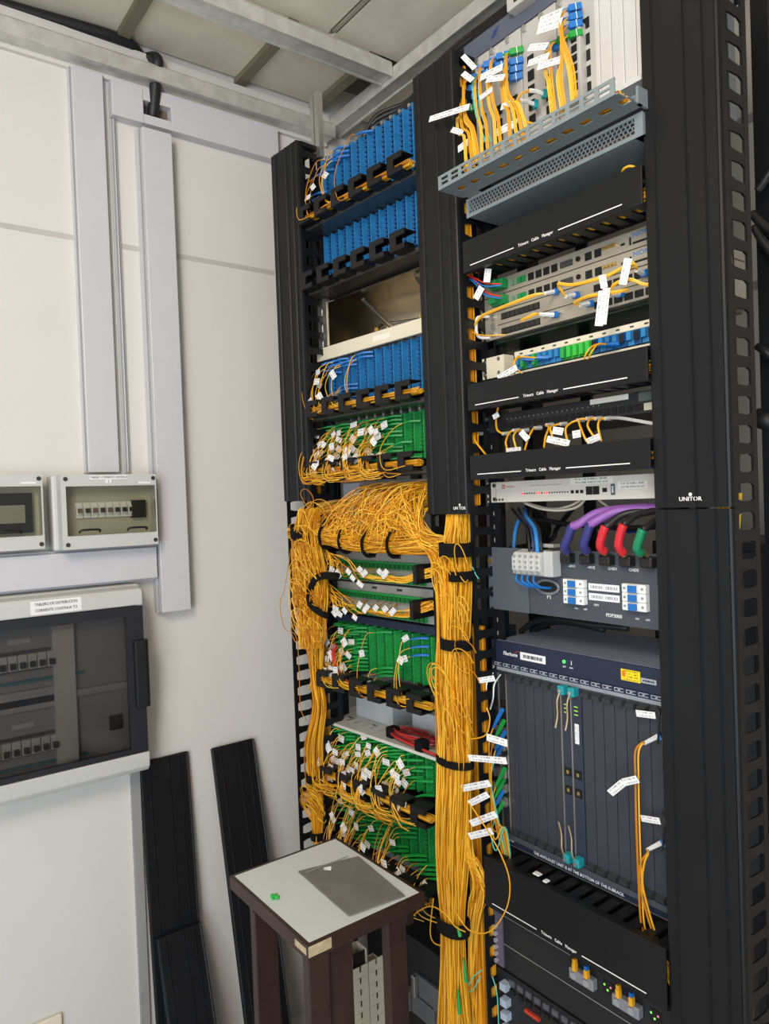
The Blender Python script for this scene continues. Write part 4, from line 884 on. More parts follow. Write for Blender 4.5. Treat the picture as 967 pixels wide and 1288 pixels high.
for k, v in enumerate((358, 374)):
    tt = thing('power_lead', at(628, v, -.03), 'red and blue power lead with white flag in the %s router terminal' % ('upper', 'lower')[k], 'power lead')
    for q, (m, dv) in enumerate(((redc, -2), (boot_blue, 2))):
        put(MB().tube(smooth_path([at(630, v+dv*.5, -.034), at(610, v+dv-5*k, -.05), at(598, 352+dv+3*k, -.05), at(588, 348+dv, -.04)], 5), .0018, 5), 'wire', m, tt)
    put(MB().slab(*( (at(612, 355, -.06), at(614, 338, -.06)) if k == 0 else (at(598, 376, -.06), at(606, 361, -.06))), .014), 'marker_flag', paper, tt)
p = smooth_path([at(636, 392+29, -.02), at(615, 422, -.04), at(602, 421, -.04), at(595, 418, -.04)], 5); tag(put(MB().tube(p, .0016, 5), 'patch_cable', YC[0], None, org=p[0]), 'thin yellow cord leaving the left end of the switch low down', 'patch cord')
# --- switch underside as an added plate, its green reflection put into the colour
t = thing('switch_underside', (1.136, .1, 1.972), 'underside of the silver switch, green reflection painted on, above the port strip', 'plate')
put(MB().box(XL+.02, XR-.02, .012, .25, 1.9835, 1.9875), 'plate', M('underside_green_reflection', (20, 44, 34), .15), t); put(MB().box(XL, XL+.03, .006, .012, 1.975, 1.990).box(XR-.03, XR, .006, .012, 1.975, 1.990), 'bracket', black, t)

# --- blue and green port strip with cream ears
t = thing('port_strip', (1.136, 0, 1.91), 'cream port strip with blue and green adapters above the second printed manager', 'patch panel')
put(MB().box(XL, .962, -.001, .003, 1.909, 1.955).box(.958, .962, .003, .03, 1.909, 1.955), 'ear', cream, t)
screws(t, [(.905, 1.918), (.905, 1.946), (.948, 1.918), (.948, 1.948)])
put(MB().box(.985, XR, .008, .03, 1.9435, 1.9555).box(.985, XR, .008, .012, 1.909, 1.913), 'front_strip', cream, t); put(MB().box(.985, XR-.01, .014, .16, 1.911, 1.945), 'housing', hole2, t)
seq = 'bgbgbxxxgGGGGdbxxdbdbdbdb'
for k, ch in enumerate(seq):
    x = .994+k*.0152
    m = {'b': blue, 'g': green, 'G': M('adapter_lime', (60, 190, 70), .4), 'x': blue, 'd': blued}[ch]
    a = put(MB().box(x, x+.0132, .004, .014, 1.915, 1.942).box(x+.002, x+.011, -.004, .004, 1.918 if ch in 'gG' else 1.924, 1.940), 'adapter', m, t)
    if ch == 'd': put(MB().box(x+.002, x+.011, -.0046, -.004, 1.922, 1.938), 'port', hole2, a)
for k in range(12): put(MB().box(1.0+k*.03, 1.008+k*.03, .0075, .008, 1.948, 1.951), 'port_mark', ink_k, t)
for (u0, v0, lab, pts, fl) in ((690, 450, 'yellow cord with blue boot and white flag at the left of the port strip', [(655, 449, -.03), (648, 454, -.05), (648, 462, -.055), (657, 470, -.05)], ((626, 476, 650, 462, .012, -.065),)), (672, 452, 'second yellow cord at the left of the port strip, looping down', [(652, 448, -.035), (646, 456, -.05), (647, 466, -.05)], ()),
                               (770, 434, 'yellow cord with blue boot mid way along the port strip, left one', [(748, 434, -.035), (740, 440, -.05), (734, 452, -.05)], ()), (778, 433, 'yellow cord with blue boot mid way along the port strip, right one', [(752, 433, -.035), (745, 441, -.05), (738, 454, -.05)], ())):
    P = at(u0, v0, .0); tt = thing('patch_cable', P, lab, 'patch cord'); Q = at(u0-16, v0, -.018)
    put(MB().tube([P, P*.5+Q*.5, Q], .004, 6, radii=[.0055, .005, .003]), 'boot', boot_blue, tt); put(MB().tube(smooth_path([Q]+[at(*q) for q in pts], 5), .0018, 5), 'cord', YC[0], tt)
    for (a0, b0, a1, b1, h, yy) in fl: put(MB().slab(at(a0, b0, yy), at(a1, b1, yy), h), 'marker_flag', paper, tt)

# --- black switch with display
t = box_unit('network_switch', 1.788, 1.828, .22, 'black switch with a small display and white label, yellow cords plugged in', 'network switch', M('switch_black', (36, 36, 38), .4))
put(MB().box(1.183, 1.268, -.0008, 0, 1.8175, 1.8275), 'sticker', paper1, t); put(MB().box(1.29, 1.335, -.002, 0, 1.810, 1.826), 'display', M('display_grey', (96, 104, 98), .25), t)
for k in range(24): put(MB().box(.955+k*.0162, .967+k*.0162, -.0012, 0, 1.7935, 1.806), 'port', hole2, t)
for k in range(20): put(MB().cyl((.965+k*.0125, 0, 1.814), (.965+k*.0125, -.001, 1.814), .0014, 6), 'status_light', M('led_off', (150, 150, 150), .4), t)
for k in range(2): put(MB().box(1.300+k*.025, 1.318+k*.025, -.0015, 0, 1.793, 1.806), 'socket', cream, t)
screws(t, [(.905, 1.797), (.905, 1.82)])
for (u, v, pts, fl, lab) in ((606, 545, [(597, 547, -.03), (598, 555, -.05), (607, 567, -.05), (611, 572, -.05)], (), 'yellow cord at the far left of the black switch'), (640, 545, [(625, 540, -.03), (624, 525, -.04), (627, 510, -.04)], ((620, 525, 627, 521, .010, -.05),), 'yellow cord rising from the left of the black switch'),
                             (653, 541, [(640, 545, -.03), (636, 556, -.05), (637, 562, -.05), (637, 570, -.05)], ((637, 567, 655, 565, .010, -.055),), 'yellow cord drooping second from the left in the black switch'), (664, 541, [(652, 541, -.03), (646, 548, -.05), (648, 560, -.05), (652, 568, -.05)], ((655, 543, 664, 553, .012, -.055),), 'yellow cord drooping third from the left in the black switch'),
                             (680, 538, [(670, 540, -.03), (664, 552, -.05), (660, 566, -.05)], (), 'yellow cord drooping fourth from the left in the black switch'), (695, 534, [(690, 538, -.03), (686, 550, -.05), (684, 563, -.05)], ((688, 552, 716, 558, .013, -.055), (695, 541, 708, 543, .014, -.06)), 'yellow cord with two white flags mid way along the black switch'),
                             (712, 533, [(697, 535, -.03), (692, 540, -.045), (699, 560, -.05)], (), 'yellow cord crossing behind the two white flags'), (734, 528, [(718, 532, -.03), (711, 540, -.05), (714, 556, -.05)], ((720, 547, 730, 545, .014, -.055),), 'yellow cord with a small square flag right of the middle'),
                             (745, 526, [(728, 529, -.03), (733, 545, -.05), (738, 556, -.05)], ((738, 556, 754, 549, .012, -.055),), 'yellow cord third from the right in the black switch'), (756, 526, [(742, 527, -.03), (739, 536, -.05), (748, 551, -.05)], (), 'yellow cord second from the right in the black switch'), (768, 526, [(755, 527, -.03), (752, 536, -.05), (756, 555, -.05)], (), 'yellow cord rightmost of the drooping ones in the black switch')):
    P = at(u, v, -.002); tt = thing('patch_cable', P, lab, 'patch cord'); Q = at(u-8, v+.5, -.022)
    put(MB().tube([P, Q], .004, 6, radii=[.005, .0036]), 'boot', M('boot_grey_white', (205, 203, 198), .5), tt); put(MB().tube(smooth_path([Q]+[at(*q) for q in pts], 5), .0021, 6), 'cord', YC[0], tt)
    for (a0, b0, a1, b1, h, yy) in fl: put(MB().slab(at(a0, b0, yy), at(a1, b1, yy), h), 'marker_flag', paper, tt)
p = smooth_path([at(762, 526, -.005), at(780, 526, -.03), at(805, 530, -.035), at(822, 533, -.03)], 5); tag(put(MB().tube(p, .0032, 6), 'data_cable', M('cable_grey', (186, 186, 184), .5), None, org=p[0]), 'pale grey cable running right from the black switch', 'cable')

# --- white 1U unit
t = box_unit('optical_unit', 1.6345, 1.6795, .20, 'cream white rack unit with a row of red lights and two stickers', 'network device', M('unit_white', (222, 216, 204), .45, var=.02))
screws(t, [(.904, 1.642), (.904, 1.672), (.921, 1.642), (.921, 1.672)], m=M('dark_steel', (110, 108, 104), .4, .8))
put(MB().box(XL+.028, XL+.0288, -.0006, 0, 1.6345, 1.6795), 'seam', midgrey, t)
redl = M('red_light', (255, 70, 80), .4, emit=1.0); pinkl = M('dark_light', (60, 40, 40), .4)
for k in range(19): put(MB().cyl((1.002+k*.0067, -.0003, 1.652), (1.002+k*.0067, -.0014, 1.652), .0016 if k not in (0, 6, 7, 9, 10) else .002, 8), 'status_light', redl if k in (0, 6, 7, 9, 10) else pinkl, t)
for x in (1.130, 1.142, 1.153): put(MB().box(x, x+.007, -.001, 0, 1.6485, 1.655), 'small_port', hole2, t)
for x in (1.167, 1.183): put(MB().box(x, x+.0145, -.0012, 0, 1.645, 1.661), 'port', hole2, t)
put(MB().box(1.205, 1.215, -.001, 0, 1.649, 1.657), 'small_port', hole2, t); put(MB().box(1.224, 1.233, -.001, 0, 1.643, 1.664), 'switch', M('dark_bezel', (84, 82, 80), .4), t); put(MB().box(1.2265, 1.2305, -.002, -.001, 1.647, 1.66), 'switch', greyp, t)
put(MB().slab((1.13, -.0006, 1.6725), (1.229, -.0006, 1.6725), .013, nrm=(0, -1, 0)), 'sticker', paper1, t); put(MB().slab((1.239, -.0006, 1.6605), (1.303, -.0006, 1.6605), .013, nrm=(0, -1, 0)), 'sticker', paper1, t)
put(MB().box(.943, .951, -.0006, 0, 1.664, 1.6725).box(.9445, .9495, -.0009, -.0006, 1.6655, 1.671, 1).bar((.945, -.001, 1.6655), (.950, -.001, 1.672), .0004, .0016, (1, 0, 0), 0), 'emblem', [ink_r, M('emblem_white', (230, 226, 220), .5)], t)
text('Trimerx', .0075, (.954, -.0006, 1.668), FRONT, M('faint_red_lettering', (205, 150, 140), .6), t)
put(MB().slab((1.01, -.0005, 1.668), (1.12, -.0005, 1.668), .004, nrm=(0, -1, 0)), 'fine_print', printed('fine_print', (222, 216, 204), (170, 165, 155), 1, .42), t)
for k in range(3): put(MB().cyl((.926+k*.009, 0, 1.6405), (.926+k*.009, -.002, 1.6405), .0026, 8), 'socket', M('dark_bezel', (84, 82, 80), .4), t)
# --- power distribution panel
t = thing('power_distribution_unit', (1.136, 0, 1.397), 'dark grey power panel with terminals, blue breakers and thick cables', 'power panel')
pdm = M('power_panel_grey', (70, 74, 84), .5, var=.04)
put(MB().box(XL, XR, 0, .004, 1.398, 1.535).box(XL, XR, .004, .06, 1.398, 1.401), 'faceplate', pdm, t)
put(MB().box(XL-.001, 1.012, -.004, 0, 1.3975, 1.5355), 'side_cover', M('side_cover_grey', (84, 90, 100), .5, var=.04), t, bevel=.001)
screws(t, [(.903, 1.437), (.903, 1.505)], y=-.004, m=brass, r=.006)
tb = M('terminal_grey', (196, 198, 196), .5)
for k in range(5):
    x = 1.000+k*.0155; f = put(MB().prism([(-.004, 1.478), (-.03, 1.484), (-.038, 1.494), (-.038, 1.520), (-.03, 1.530), (-.004, 1.535)], x, x+.0145, 'x'), 'terminal_block', tb, t, bevel=.0008)
    for zz in (1.489, 1.500, 1.511, 1.522): put(MB().cyl((x+.007, -.037, zz), (x+.007, -.0395, zz), .0032, 8), 'terminal_screw', midgrey, f)
put(MB().box(1.078, 1.102, -.03, -.003, 1.482, 1.534), 'end_block', M('terminal_clear', (186, 188, 190), .4), t, bevel=.002); put(MB().box(1.040, 1.098, -.02, -.0, 1.541, 1.548), 'rail', alu, t)
mb = MB().tube([(1.03+.065*s_*0+dx_, -.0035, 1.458+dz_) for s_, dx_, dz_ in [(0, .006+.058*(math.cos(q)*.5+.5), .014*math.sin(q)) for q in [2*PI*i/20 for i in range(21)]]], .003, 6)
put(mb, 'cable_grommet', M('grommet_grey', (120, 122, 126), .5), t); put(MB().box(1.042, 1.090, -.002, 0, 1.448, 1.468), 'cable_opening', hole2, t)
text('P1', .0125, (1.066, -.0006, 1.437), FRONT, ink_w, t, align='CENTER')
for k in range(4): put(MB().tube(smooth_path([(1.006+k*.0155, -.03, 1.482), (1.010+k*.0155, -.035, 1.470), (1.03+k*.012, -.02, 1.458), (1.045+k*.01, .01, 1.456)], 4), .0024, 6), 'blue_wire', boot_blue, t)
def breakers(x0, rev):
    for k in range(3):
        z = 1.463-k*.0165
        b = put(MB().box(x0, x0+.050, -.012, 0, z, z+.0158).box(x0+.014, x0+.036, -.017, -.012, z+.001, z+.0148), 'breaker', white, t, bevel=.0006)
        put(MB().box(x0+.018, x0+.035, -.021, -.017, z+.002, z+.014), 'toggle', boot_blue, b)
        for sx_ in (.006, .043): put(MB().cyl((x0+sx_, -.012, z+.008), (x0+sx_, -.0135, z+.008), .0025, 8), 'terminal_screw', midgrey, b)
breakers(1.112, 0); breakers(1.249, 1)
for x0 in (1.166, 1.200):
    for z in (1.466, 1.447): put(MB().slab((x0, -.001, z), (x0+.036, -.001, z), .0135, nrm=(0, -1, 0)), 'breaker_label', printed('breaker_label', (236, 238, 244), (80, 80, 90), 1, .5), t)
for s_, x, z in (('-48V1', 1.126, 1.5035), ('-48V2', 1.173, 1.5035), ('GND1', 1.222, 1.5035), ('GND2', 1.268, 1.5035)): text(s_, .0075, (x, -.0006, z), FRONT, ink_w, t, align='CENTER')
text('SW1', .006, (1.183, -.0006, 1.431), FRONT, ink_w, t, align='CENTER'); text('PDP3000', .0095, (1.222, -.0006, 1.414), FRONT, ink_w, t, align='CENTER'); text('ON', .005, (1.13, -.0006, 1.420), FRONT, ink_w, t); text('OFF', .005, (1.152, -.0006, 1.420), FRONT, ink_w, t)
text('ON', .005, (1.268, -.0006, 1.414), FRONT, ink_w, t); text('OFF', .005, (1.29, -.0006, 1.414), FRONT, ink_w, t)
for k, x in enumerate((1.125, 1.172, 1.218, 1.262, 1.306)):
    put(MB().box(x-.014, x+.012, -.020, 0, 1.510, 1.531), 'terminal_cap', M('terminal_cap_black', (28, 26, 26), .35), t, bevel=.004); put(MB().cyl((x+.004, -.018, 1.532), (x+.004, -.027, 1.538), .003, 8), 'lug_bolt', brass, t)
put(MB().box(1.335, 1.36, -.03, 0, 1.478, 1.53), 'end_block', M('terminal_clear', (186, 188, 190), .4), t, bevel=.002)
for k in range(4): put(MB().box(1.338, 1.356, -.032, -.03, 1.483+k*.0115, 1.489+k*.0115), 'terminal_screw', midgrey, t)
purple = M('cable_purple', (140, 88, 170), .5); bkc = M('cable_black', (30, 30, 32), .5); nvs = M('sleeve_navy', (50, 54, 120), .4); reds = M('sleeve_red', (206, 40, 52), .35); grs = M('sleeve_green', (24, 130, 88), .35)
for (u, vb, uk, vk, m1, m2, top, lab) in ((713, 700, 715, 674, nvs, purple, [(728, 659), (752, 645), (790, 640), (830, 639)], 'thick purple power cable with navy sleeve, left of two'), (738, 700, 738, 672, nvs, purple, [(750, 655), (772, 644), (800, 641), (832, 640)], 'thick purple power cable with navy sleeve, right of two'),
                                         (760, 700, 757, 674, reds, bkc, [(766, 660), (782, 648), (805, 643), (830, 642)], 'black power cable with red sleeve, left of two'), (784, 702, 780, 672, reds, bkc, [(788, 657), (800, 648), (815, 644), (832, 642)], 'black power cable with red sleeve, right of two'), (806, 702, 804, 678, grs, bkc, [(812, 664), (822, 656), (834, 652)], 'black earth cable with green sleeve beside the right post')):
    A = at(u, vb-2, -.024); B = at(uk, vk, -.045); B2 = at(uk+4, vk-12, -.045)
    q = [at(a, b, -.04+.02*i) for i, (a, b) in enumerate(top)]
    tt = thing('power_cable', A, lab, 'power cable')
    put(MB().tube(smooth_path([at(u, vb-6, -.03), (A+B)/2+V((-.001, -.008, 0)), B, B2], 5), .0088 if m2 is purple else .0082, 10), 'sleeve', m2 if False else m1, tt, smooth=True)
    put(MB().tube(smooth_path([B2]+q, 6), .0085 if m2 is purple else .0066, 10), 'cable', m2, tt, smooth=True); put(MB().bar(A, at(u, vb-8, -.03), .006, .004), 'lug', brass, tt)
for k, (u, m, r) in enumerate(((666, bkc, .003), (671, M('cable_navy', (40, 50, 90), .5), .003), (676, M('cable_sky', (50, 130, 200), .5), .0048), (681, bkc, .0032))):
    tt = smooth_path([at(u, 697, -.022), at(u-1, 680, -.02), at(u-4, 664, .0), at(u-14, 650, .04), at(u-22+k*3, 640, .10)], 5); tag(put(MB().tube(tt, r, 7), 'power_lead', m, None, org=tt[0], smooth=True), '%s lead dropping into the grey terminal row, %s from the left' % (('black', 'navy', 'sky blue', 'black')[k], ('first', 'second', 'third', 'fourth')[k]), 'power lead')
p = smooth_path([at(676, 690, .02), at(668, 662, .03), at(655, 652, .05), at(648, 668, .06), at(646, 690, .06)], 5); tag(put(MB().tube(p, .0045, 7), 'power_lead', M('cable_sky', (50, 130, 200), .5), None, org=p[0], smooth=True), 'bright blue lead curling behind the terminal row', 'power lead')
for pts, m, r, lab in (([(660, 633, .05), (680, 640, .05), (705, 642, .05), (725, 638, .05), (736, 628, .06)], cream, .0028, 'cream cable drooping under the white unit, front one'), ([(655, 630, .07), (690, 640, .06), (715, 637, .06), (733, 627, .07)], cream, .0028, 'cream cable drooping under the white unit, rear one'), ([(752, 628, .06), (760, 634, .06), (770, 642, .05)], cream, .0028, 'short cream cable end under the white unit'),
                       ([(660, 630, .10), (690, 660, .20), (680, 685, .25), (655, 690, .25)], bkc, .006, 'black cable curling behind the power leads'), ([(672, 652, .14), (720, 660, .16), (790, 664, .16), (830, 662, .16)], bkc, .006, 'black cable passing behind the purple ones'), ([(745, 655, .18), (790, 668, .18), (830, 660, .18)], M('cable_royal', (44, 70, 150), .5), .005, 'royal blue cable passing behind the red sleeves'),
                       ([(720, 640, .2), (700, 665, .25), (690, 680, .25), (640, 690, .25)], bkc, .006, 'black cable slanting behind the panel')):
    p = smooth_path([at(*q) for q in pts], 5); tag(put(MB().tube(p, r, 7), 'cable', m, None, org=p[0], smooth=True), lab, 'cable')
for pts, lab in (([(655, 795, .10), (672, 782, .10), (700, 778, .1), (740, 785, .1), (790, 790, .12)], 'black cable arching below the power panel, upper one'), ([(668, 795, .13), (690, 784, .13), (715, 783, .13), (760, 792, .14)], 'black cable arching below the power panel, lower one')):
    p = smooth_path([at(*q) for q in pts], 5); tag(put(MB().tube(p, .007, 8), 'cable', bkc, None, org=p[0], smooth=True), lab, 'cable')

# --- big card chassis
t = thing('card_chassis', (1.136, 0, .873), 'dark navy card chassis with vertical slate cards in the right rack', 'telecom chassis')
perf = M('perforated_navy', (120, 128, 148), .5, var=.05)
n_ = perf.node_tree.nodes; l_ = perf.node_tree.links; vo = n_.new('ShaderNodeTexVoronoi'); vo.inputs['Scale'].default_value = 130; vo.inputs['Randomness'].default_value = 0
l_.new([x for x in n_ if x.type == 'TEX_COORD'][0].outputs['Object'], vo.inputs['Vector']); bm_ = n_.new('ShaderNodeBump'); bm_.inputs['Strength'].default_value = 1; bm_.inputs['Distance'].default_value = .003; l_.new(vo.outputs['Distance'], bm_.inputs['Height']); l_.new(bm_.outputs[0], n_['Principled BSDF'].inputs['Normal'])
put(MB().box(XL+.012, XR-.012, .004, .24, .876, 1.3245), 'body', M('chassis_dark', (30, 34, 44), .5), t); put(MB().box(XL+.012, XR-.012, .004, .24, 1.3246, 1.3285), 'perforated_top', perf, t)
put(MB().box(XL, XR, -.002, .004, 1.281, 1.3275), 'top_band', navy, t, bevel=.001)
put(MB().box(XL, XR, -.003, -.0, 1.270, 1.281), 'slot_number_strip', navy, t)
mb = MB()
for k in range(18):
    x = .905+k*.0262
    mb.box(x, x+.020, -.0036, -.003, 1.2725, 1.2735).box(x, x+.020, -.0036, -.003, 1.2782, 1.2792).box(x, x+.0008, -.0036, -.003, 1.2735, 1.2782).box(x+.008, x+.013, -.0036, -.003, 1.2748, 1.2768)
put(mb, 'strip_print', M('strip_white', (190, 196, 206), .6), t)
put(MB().box(XL, XR, -.0015, .004, .905, 1.270), 'back_panel', M('card_gap_pale', (150, 156, 166), .5), t)
put(MB().box(XL, XR, -.006, .004, .876, .893), 'bottom_band', navy, t, bevel=.001); put(MB().box(XL, XR, -.012, .02, .893, .905), 'lever_shelf', M('shelf_dark_grey', (70, 74, 80), .5), t)
put(MB().box(XL, XR, -.0068, -.006, .8765, .8785), 'edge_line', alu, t)
text('THE ANTI-DUST UNIT IS AT THE BOTTOM OF THE SUBRACK', .0088, (1.005, -.0062, .885), FRONT, ink_w, t, sx=.93)
text('AN5516-06', .0075, (.912, -.0062, .888), FRONT, ink_w, t)
put(MB().slab((1.335, -.0065, .885), (1.372, -.0065, .885), .014, nrm=(0, -1, 0)), 'warning_label', printed('warning_yellow', (232, 180, 30), (60, 50, 20), 2, .5), t)
text('Fiberhome', .0120, (.931, -.0022, 1.302), FRONT, ink_w, t, shear=.2, sx=.8)
put(MB().bar((.966, -.0024, 1.3075), (.977, -.0024, 1.311), .0005, .0016, (0, 0, 1)), 'emblem', ink_r, t)
put(MB().slab((.982, -.0026, 1.3035), (1.052, -.0026, 1.3035), .0165, nrm=(0, -1, 0)), 'sticker', printed('sticker_white', (240, 242, 246), (90, 90, 96), 1, .45), t)
put(MB().cyl((1.101, -.002, 1.309), (1.101, -.004, 1.309), .0034, 10), 'status_light', M('green_light', (60, 230, 80), .4, emit=2.0), t); put(MB().box(1.118, 1.1195, -.0024, -.002, 1.3045, 1.313), 'mark', ink_w, t); text('ACT', .0045, (1.101, -.0024, 1.2985), FRONT, ink_w, t, align='CENTER'); text('ALM', .0045, (1.118, -.0024, 1.2985), FRONT, ink_w, t, align='CENTER')
put(MB().slab((1.235, -.0026, 1.3065), (1.276, -.0026, 1.3065), .021, nrm=(0, -1, 0)), 'warning_label', printed('warning_yellow2', (240, 214, 30), (120, 90, 20), 4, .5), t)
put(MB().bar((1.241, -.0032, 1.304), (1.241, -.0032, 1.314), .0005, .007, (1, 0, 0)), 'warning_mark', M('warning_orange', (220, 120, 30), .5), t)
put(MB().slab((1.277, -.0026, 1.3025), (1.309, -.0026, 1.3025), .009, nrm=(0, -1, 0)), 'sticker', printed('sticker_grey', (170, 176, 186), (40, 50, 70), 1, .45), t)
tealcards = (6, 7)
xc = .944; wc = .0251
for k in range(17):
    x0 = xc+k*wc
    cd = put(MB().box(x0+.0007, x0+wc-.0007, -.006 if k not in tealcards else -.008, -.0016, .906, 1.262), 'card', M('slate_card_dark', (44, 52, 68), .45) if k in tealcards else slate, t, bevel=.0006)
    if k in tealcards:
        put(MB().box(x0-.0002, x0+.0011, -.0105, -.006, .91, 1.258), 'edge_strip', M('edge_silver', (214, 200, 186), .3, .8), cd)
        for zz, s_ in ((1.255, -1), (.915, 1)):
            put(MB().box(x0+.005, x0+.021, -.026, -.008, zz-.008, zz+.010), 'lever_pivot', teal, cd, bevel=.002); put(MB().cyl((x0+.013, -.026, zz), (x0+.013, -.029, zz), .004, 8), 'rivet', alu, cd)
            put(MB().tube(smooth_path([(x0+.011, -.022, zz), (x0+.007, -.029, zz+s_*.02), (x0+.006, -.028, zz+s_*.05), (x0+.003, -.032, zz+s_*.075)], 4), .0019, 6), 'lever', M('lever_bronze', (190, 165, 130), .35, .7), cd)
        for zz in (1.087, 1.050): put(MB().box(x0+.004, x0+.020, -.0095, -.008, zz-.008, zz+.009), 'port', hole2, cd); put(MB().box(x0+.009, x0+.015, -.0098, -.0095, zz-.003, zz+.004), 'pins', brass, cd)
        for j in range(3): put(MB().box(x0+.007, x0+.016, -.0085, -.008, 1.223-j*.008, 1.2245-j*.008), 'status_light', M('led_green_dim', (150, 220, 60), .4, emit=.6), cd)
        if k == 7: put(MB().slab((x0+.0125, -.0085, 1.15), (x0+.0125, -.0085, 1.19), .010, nrm=(0, -1, 0)), 'sticker', paper, cd)
    else:
        for zz in (1.254, .914): put(MB().prism([(-.006, zz-.007), (-.016, zz-.005), (-.018, zz+.003), (-.006, zz+.006)], x0+.006, x0+.0235, 'x'), 'lever_tab', M('tab_grey', (54, 56, 60), .5), cd)
for k, x0 in enumerate((.898, .921)):                   # optical line cards at the left
    cd = put(MB().box(x0+.0006, x0+.0222, -.008, -.0016, .906, 1.262), 'optical_card', M('optical_card_dark', (34, 38, 46), .4), t, bevel=.0006)
    put(MB().box(x0+.0214, x0+.0226, -.0105, -.006, .91, 1.258), 'edge_strip', M('edge_silver', (214, 200, 186), .3, .8), cd)
    for j in range(8): put(MB().box(x0+.004, x0+.018, -.022 if j < 5 else -.010, -.008, .965+j*.031, .983+j*.031), 'optical_cage', alu if j < 6 else hole2, cd)
    put(MB().tube(smooth_path([(x0+.010, -.012, 1.256), (x0+.003, -.026, 1.235), (x0+.002, -.030, 1.205), (x0-.004, -.034, 1.18)], 4), .0025, 6), 'lever', alu, cd)
# cords of the optical cards
for i, (u, v, m, nm) in enumerate(((629, 898, boot_blue, 'topmost blue'), (631, 912, boot_green, 'topmost green'), (632, 926, boot_blue, 'second blue'), (631, 938, boot_blue, 'third blue'), (632, 972, boot_green, 'second green'), (631, 986, boot_green, 'third green'), (632, 996, boot_blue, 'lowest blue'), (632, 1010, boot_green, 'lowest green'))):
    P = at(u+3, v-6, -.012); tt = thing('patch_cable', P, nm+' plugged cord at the left edge of the navy chassis', 'patch cord'); Q = at(u-9, v+18, -.05)
    put(MB().tube([P, P*.6+Q*.4, Q], .004, 6, radii=[.0055, .005, .0028]), 'boot', m, tt)
    put(MB().tube(smooth_path([Q, at(u-14, v+40, -.06), at(617+i, max(v+60, 1000), -.06), at(624+i*1.6, 1040, -.055), at(632+i*1.4, 1075, -.04), at(634+i, 1082, -.03)], 5), .0013, 5), 'cord', (YC+[aqua])[i % 4], tt)
for i, (u0, v0, u1, v1, h) in enumerate(((602, 856, 622, 853, .012), (612, 927, 638, 935, .015), (589, 953, 637, 957, .014), (580, 992, 616, 985, .015), (590, 1011, 614, 999, .014), (592, 1036, 624, 1024, .015), (590, 1052, 619, 1045, .015))):
    tag(put(MB().slab(at(u0, v0, -.10), at(u1, v1, -.095), h), 'label_flag', paper, None, org=at(u0, v0, -.10)), 'white cable flag beside the navy chassis, number %s from the top'.replace('number %s', ('first', 'second', 'third', 'fourth', 'fifth', 'sixth', 'lowest')[i]) , 'label', 'white flags beside the navy chassis')
# cords at the right end of the chassis
for (u, v, pts, fl, lab) in ((828, 926, [(808, 934, -.05), (799, 945, -.055), (799, 975, -.055), (800, 1030, -.05), (803, 1110, -.045), (806, 1160, -.04), (812, 1178, -.04)], ((767, 998, 802, 980, .014, -.065),), 'yellow duplex cord with curved white flag at the right of the navy chassis'), (832, 1060, [(815, 1072, -.05), (806, 1085, -.05), (804, 1110, -.05), (812, 1145, -.045), (822, 1178, -.04)], (), 'yellow duplex cord low at the right of the navy chassis')):
    P = at(u, v, -.012); tt = thing('patch_cable', P, lab, 'patch cord'); Q = at(u-18, v+9, -.045)
    put(MB().bar(at(u+3, v-1, -.01), P, .012, .012), 'connector', boot_blue, tt); put(MB().tube([P, Q], .0045, 6, radii=[.005, .0034]), 'boot', white, tt)
    for off in (0, 4): put(MB().tube(smooth_path([Q]+[at(a+off*(1 if i > 0 else 0), b+off*.4, c) for i, (a, b, c) in enumerate(pts)], 5), .0018, 5), 'cord', YC[0] if off else YC[1], tt)
    for (a0, b0, a1, b1, h, yy) in fl: put(MB().slab(at(a0, b0, yy), at(784, 984, yy), h).slab(at(784, 984, yy), at(a1, b1, yy), h), 'marker_flag', paper, tt)
for i, (u0, v0, u1, v1) in enumerate(((800, 897, 824, 900), (806, 1029, 830, 1033))): 
    tt = thing('label_flag', at(u0, v0, -.03), '%s white printed flag on a lever at the right of the navy chassis' % ('upper', 'lower')[i], 'label'); put(MB().slab(at(u0, v0, -.03), at(u1, v1, -.03), .012), 'sheet', paper, tt); put(MB().tube(smooth_path([at(u1+3, v1-12, -.02), at(u1+5, v1, -.03), at(u1+3, v1+36, -.02)], 4), .0018, 5), 'cable_loop', bkc, tt)
# two plastic scraps on the manager
for i, (u, v, nm) in enumerate(((676, 1100, 'larger'), (687, 1109, 'smaller'))):
    d = ray(u, v); P = EYE+d*((.879-EYE.z)/d.z); mb = MB().box(-.008+.003*i, .008-.003*i, -.006, .006, 0, .003); mb.v = [P+q for q in mb.v]; tag(put(mb, 'plastic_scrap', white, None, org=P, bevel=.001), nm+' white scrap lying on the lowest printed manager', 'scrap')
for k in range(6):
    p = smooth_path([at(836, 1205+k*3, -.05), at(843, 1215+k*5, -.05), at(852, 1224+k*4, -.05)], 4); tag(put(MB().tube(p, .0014, 5), 'patch_cable', YC[k % 3], None, org=p[0]), 'yellow cord entering the right post beside the tall printed manager, %s from above' % ORD[k], 'patch cord', 'cords entering the right post low down')
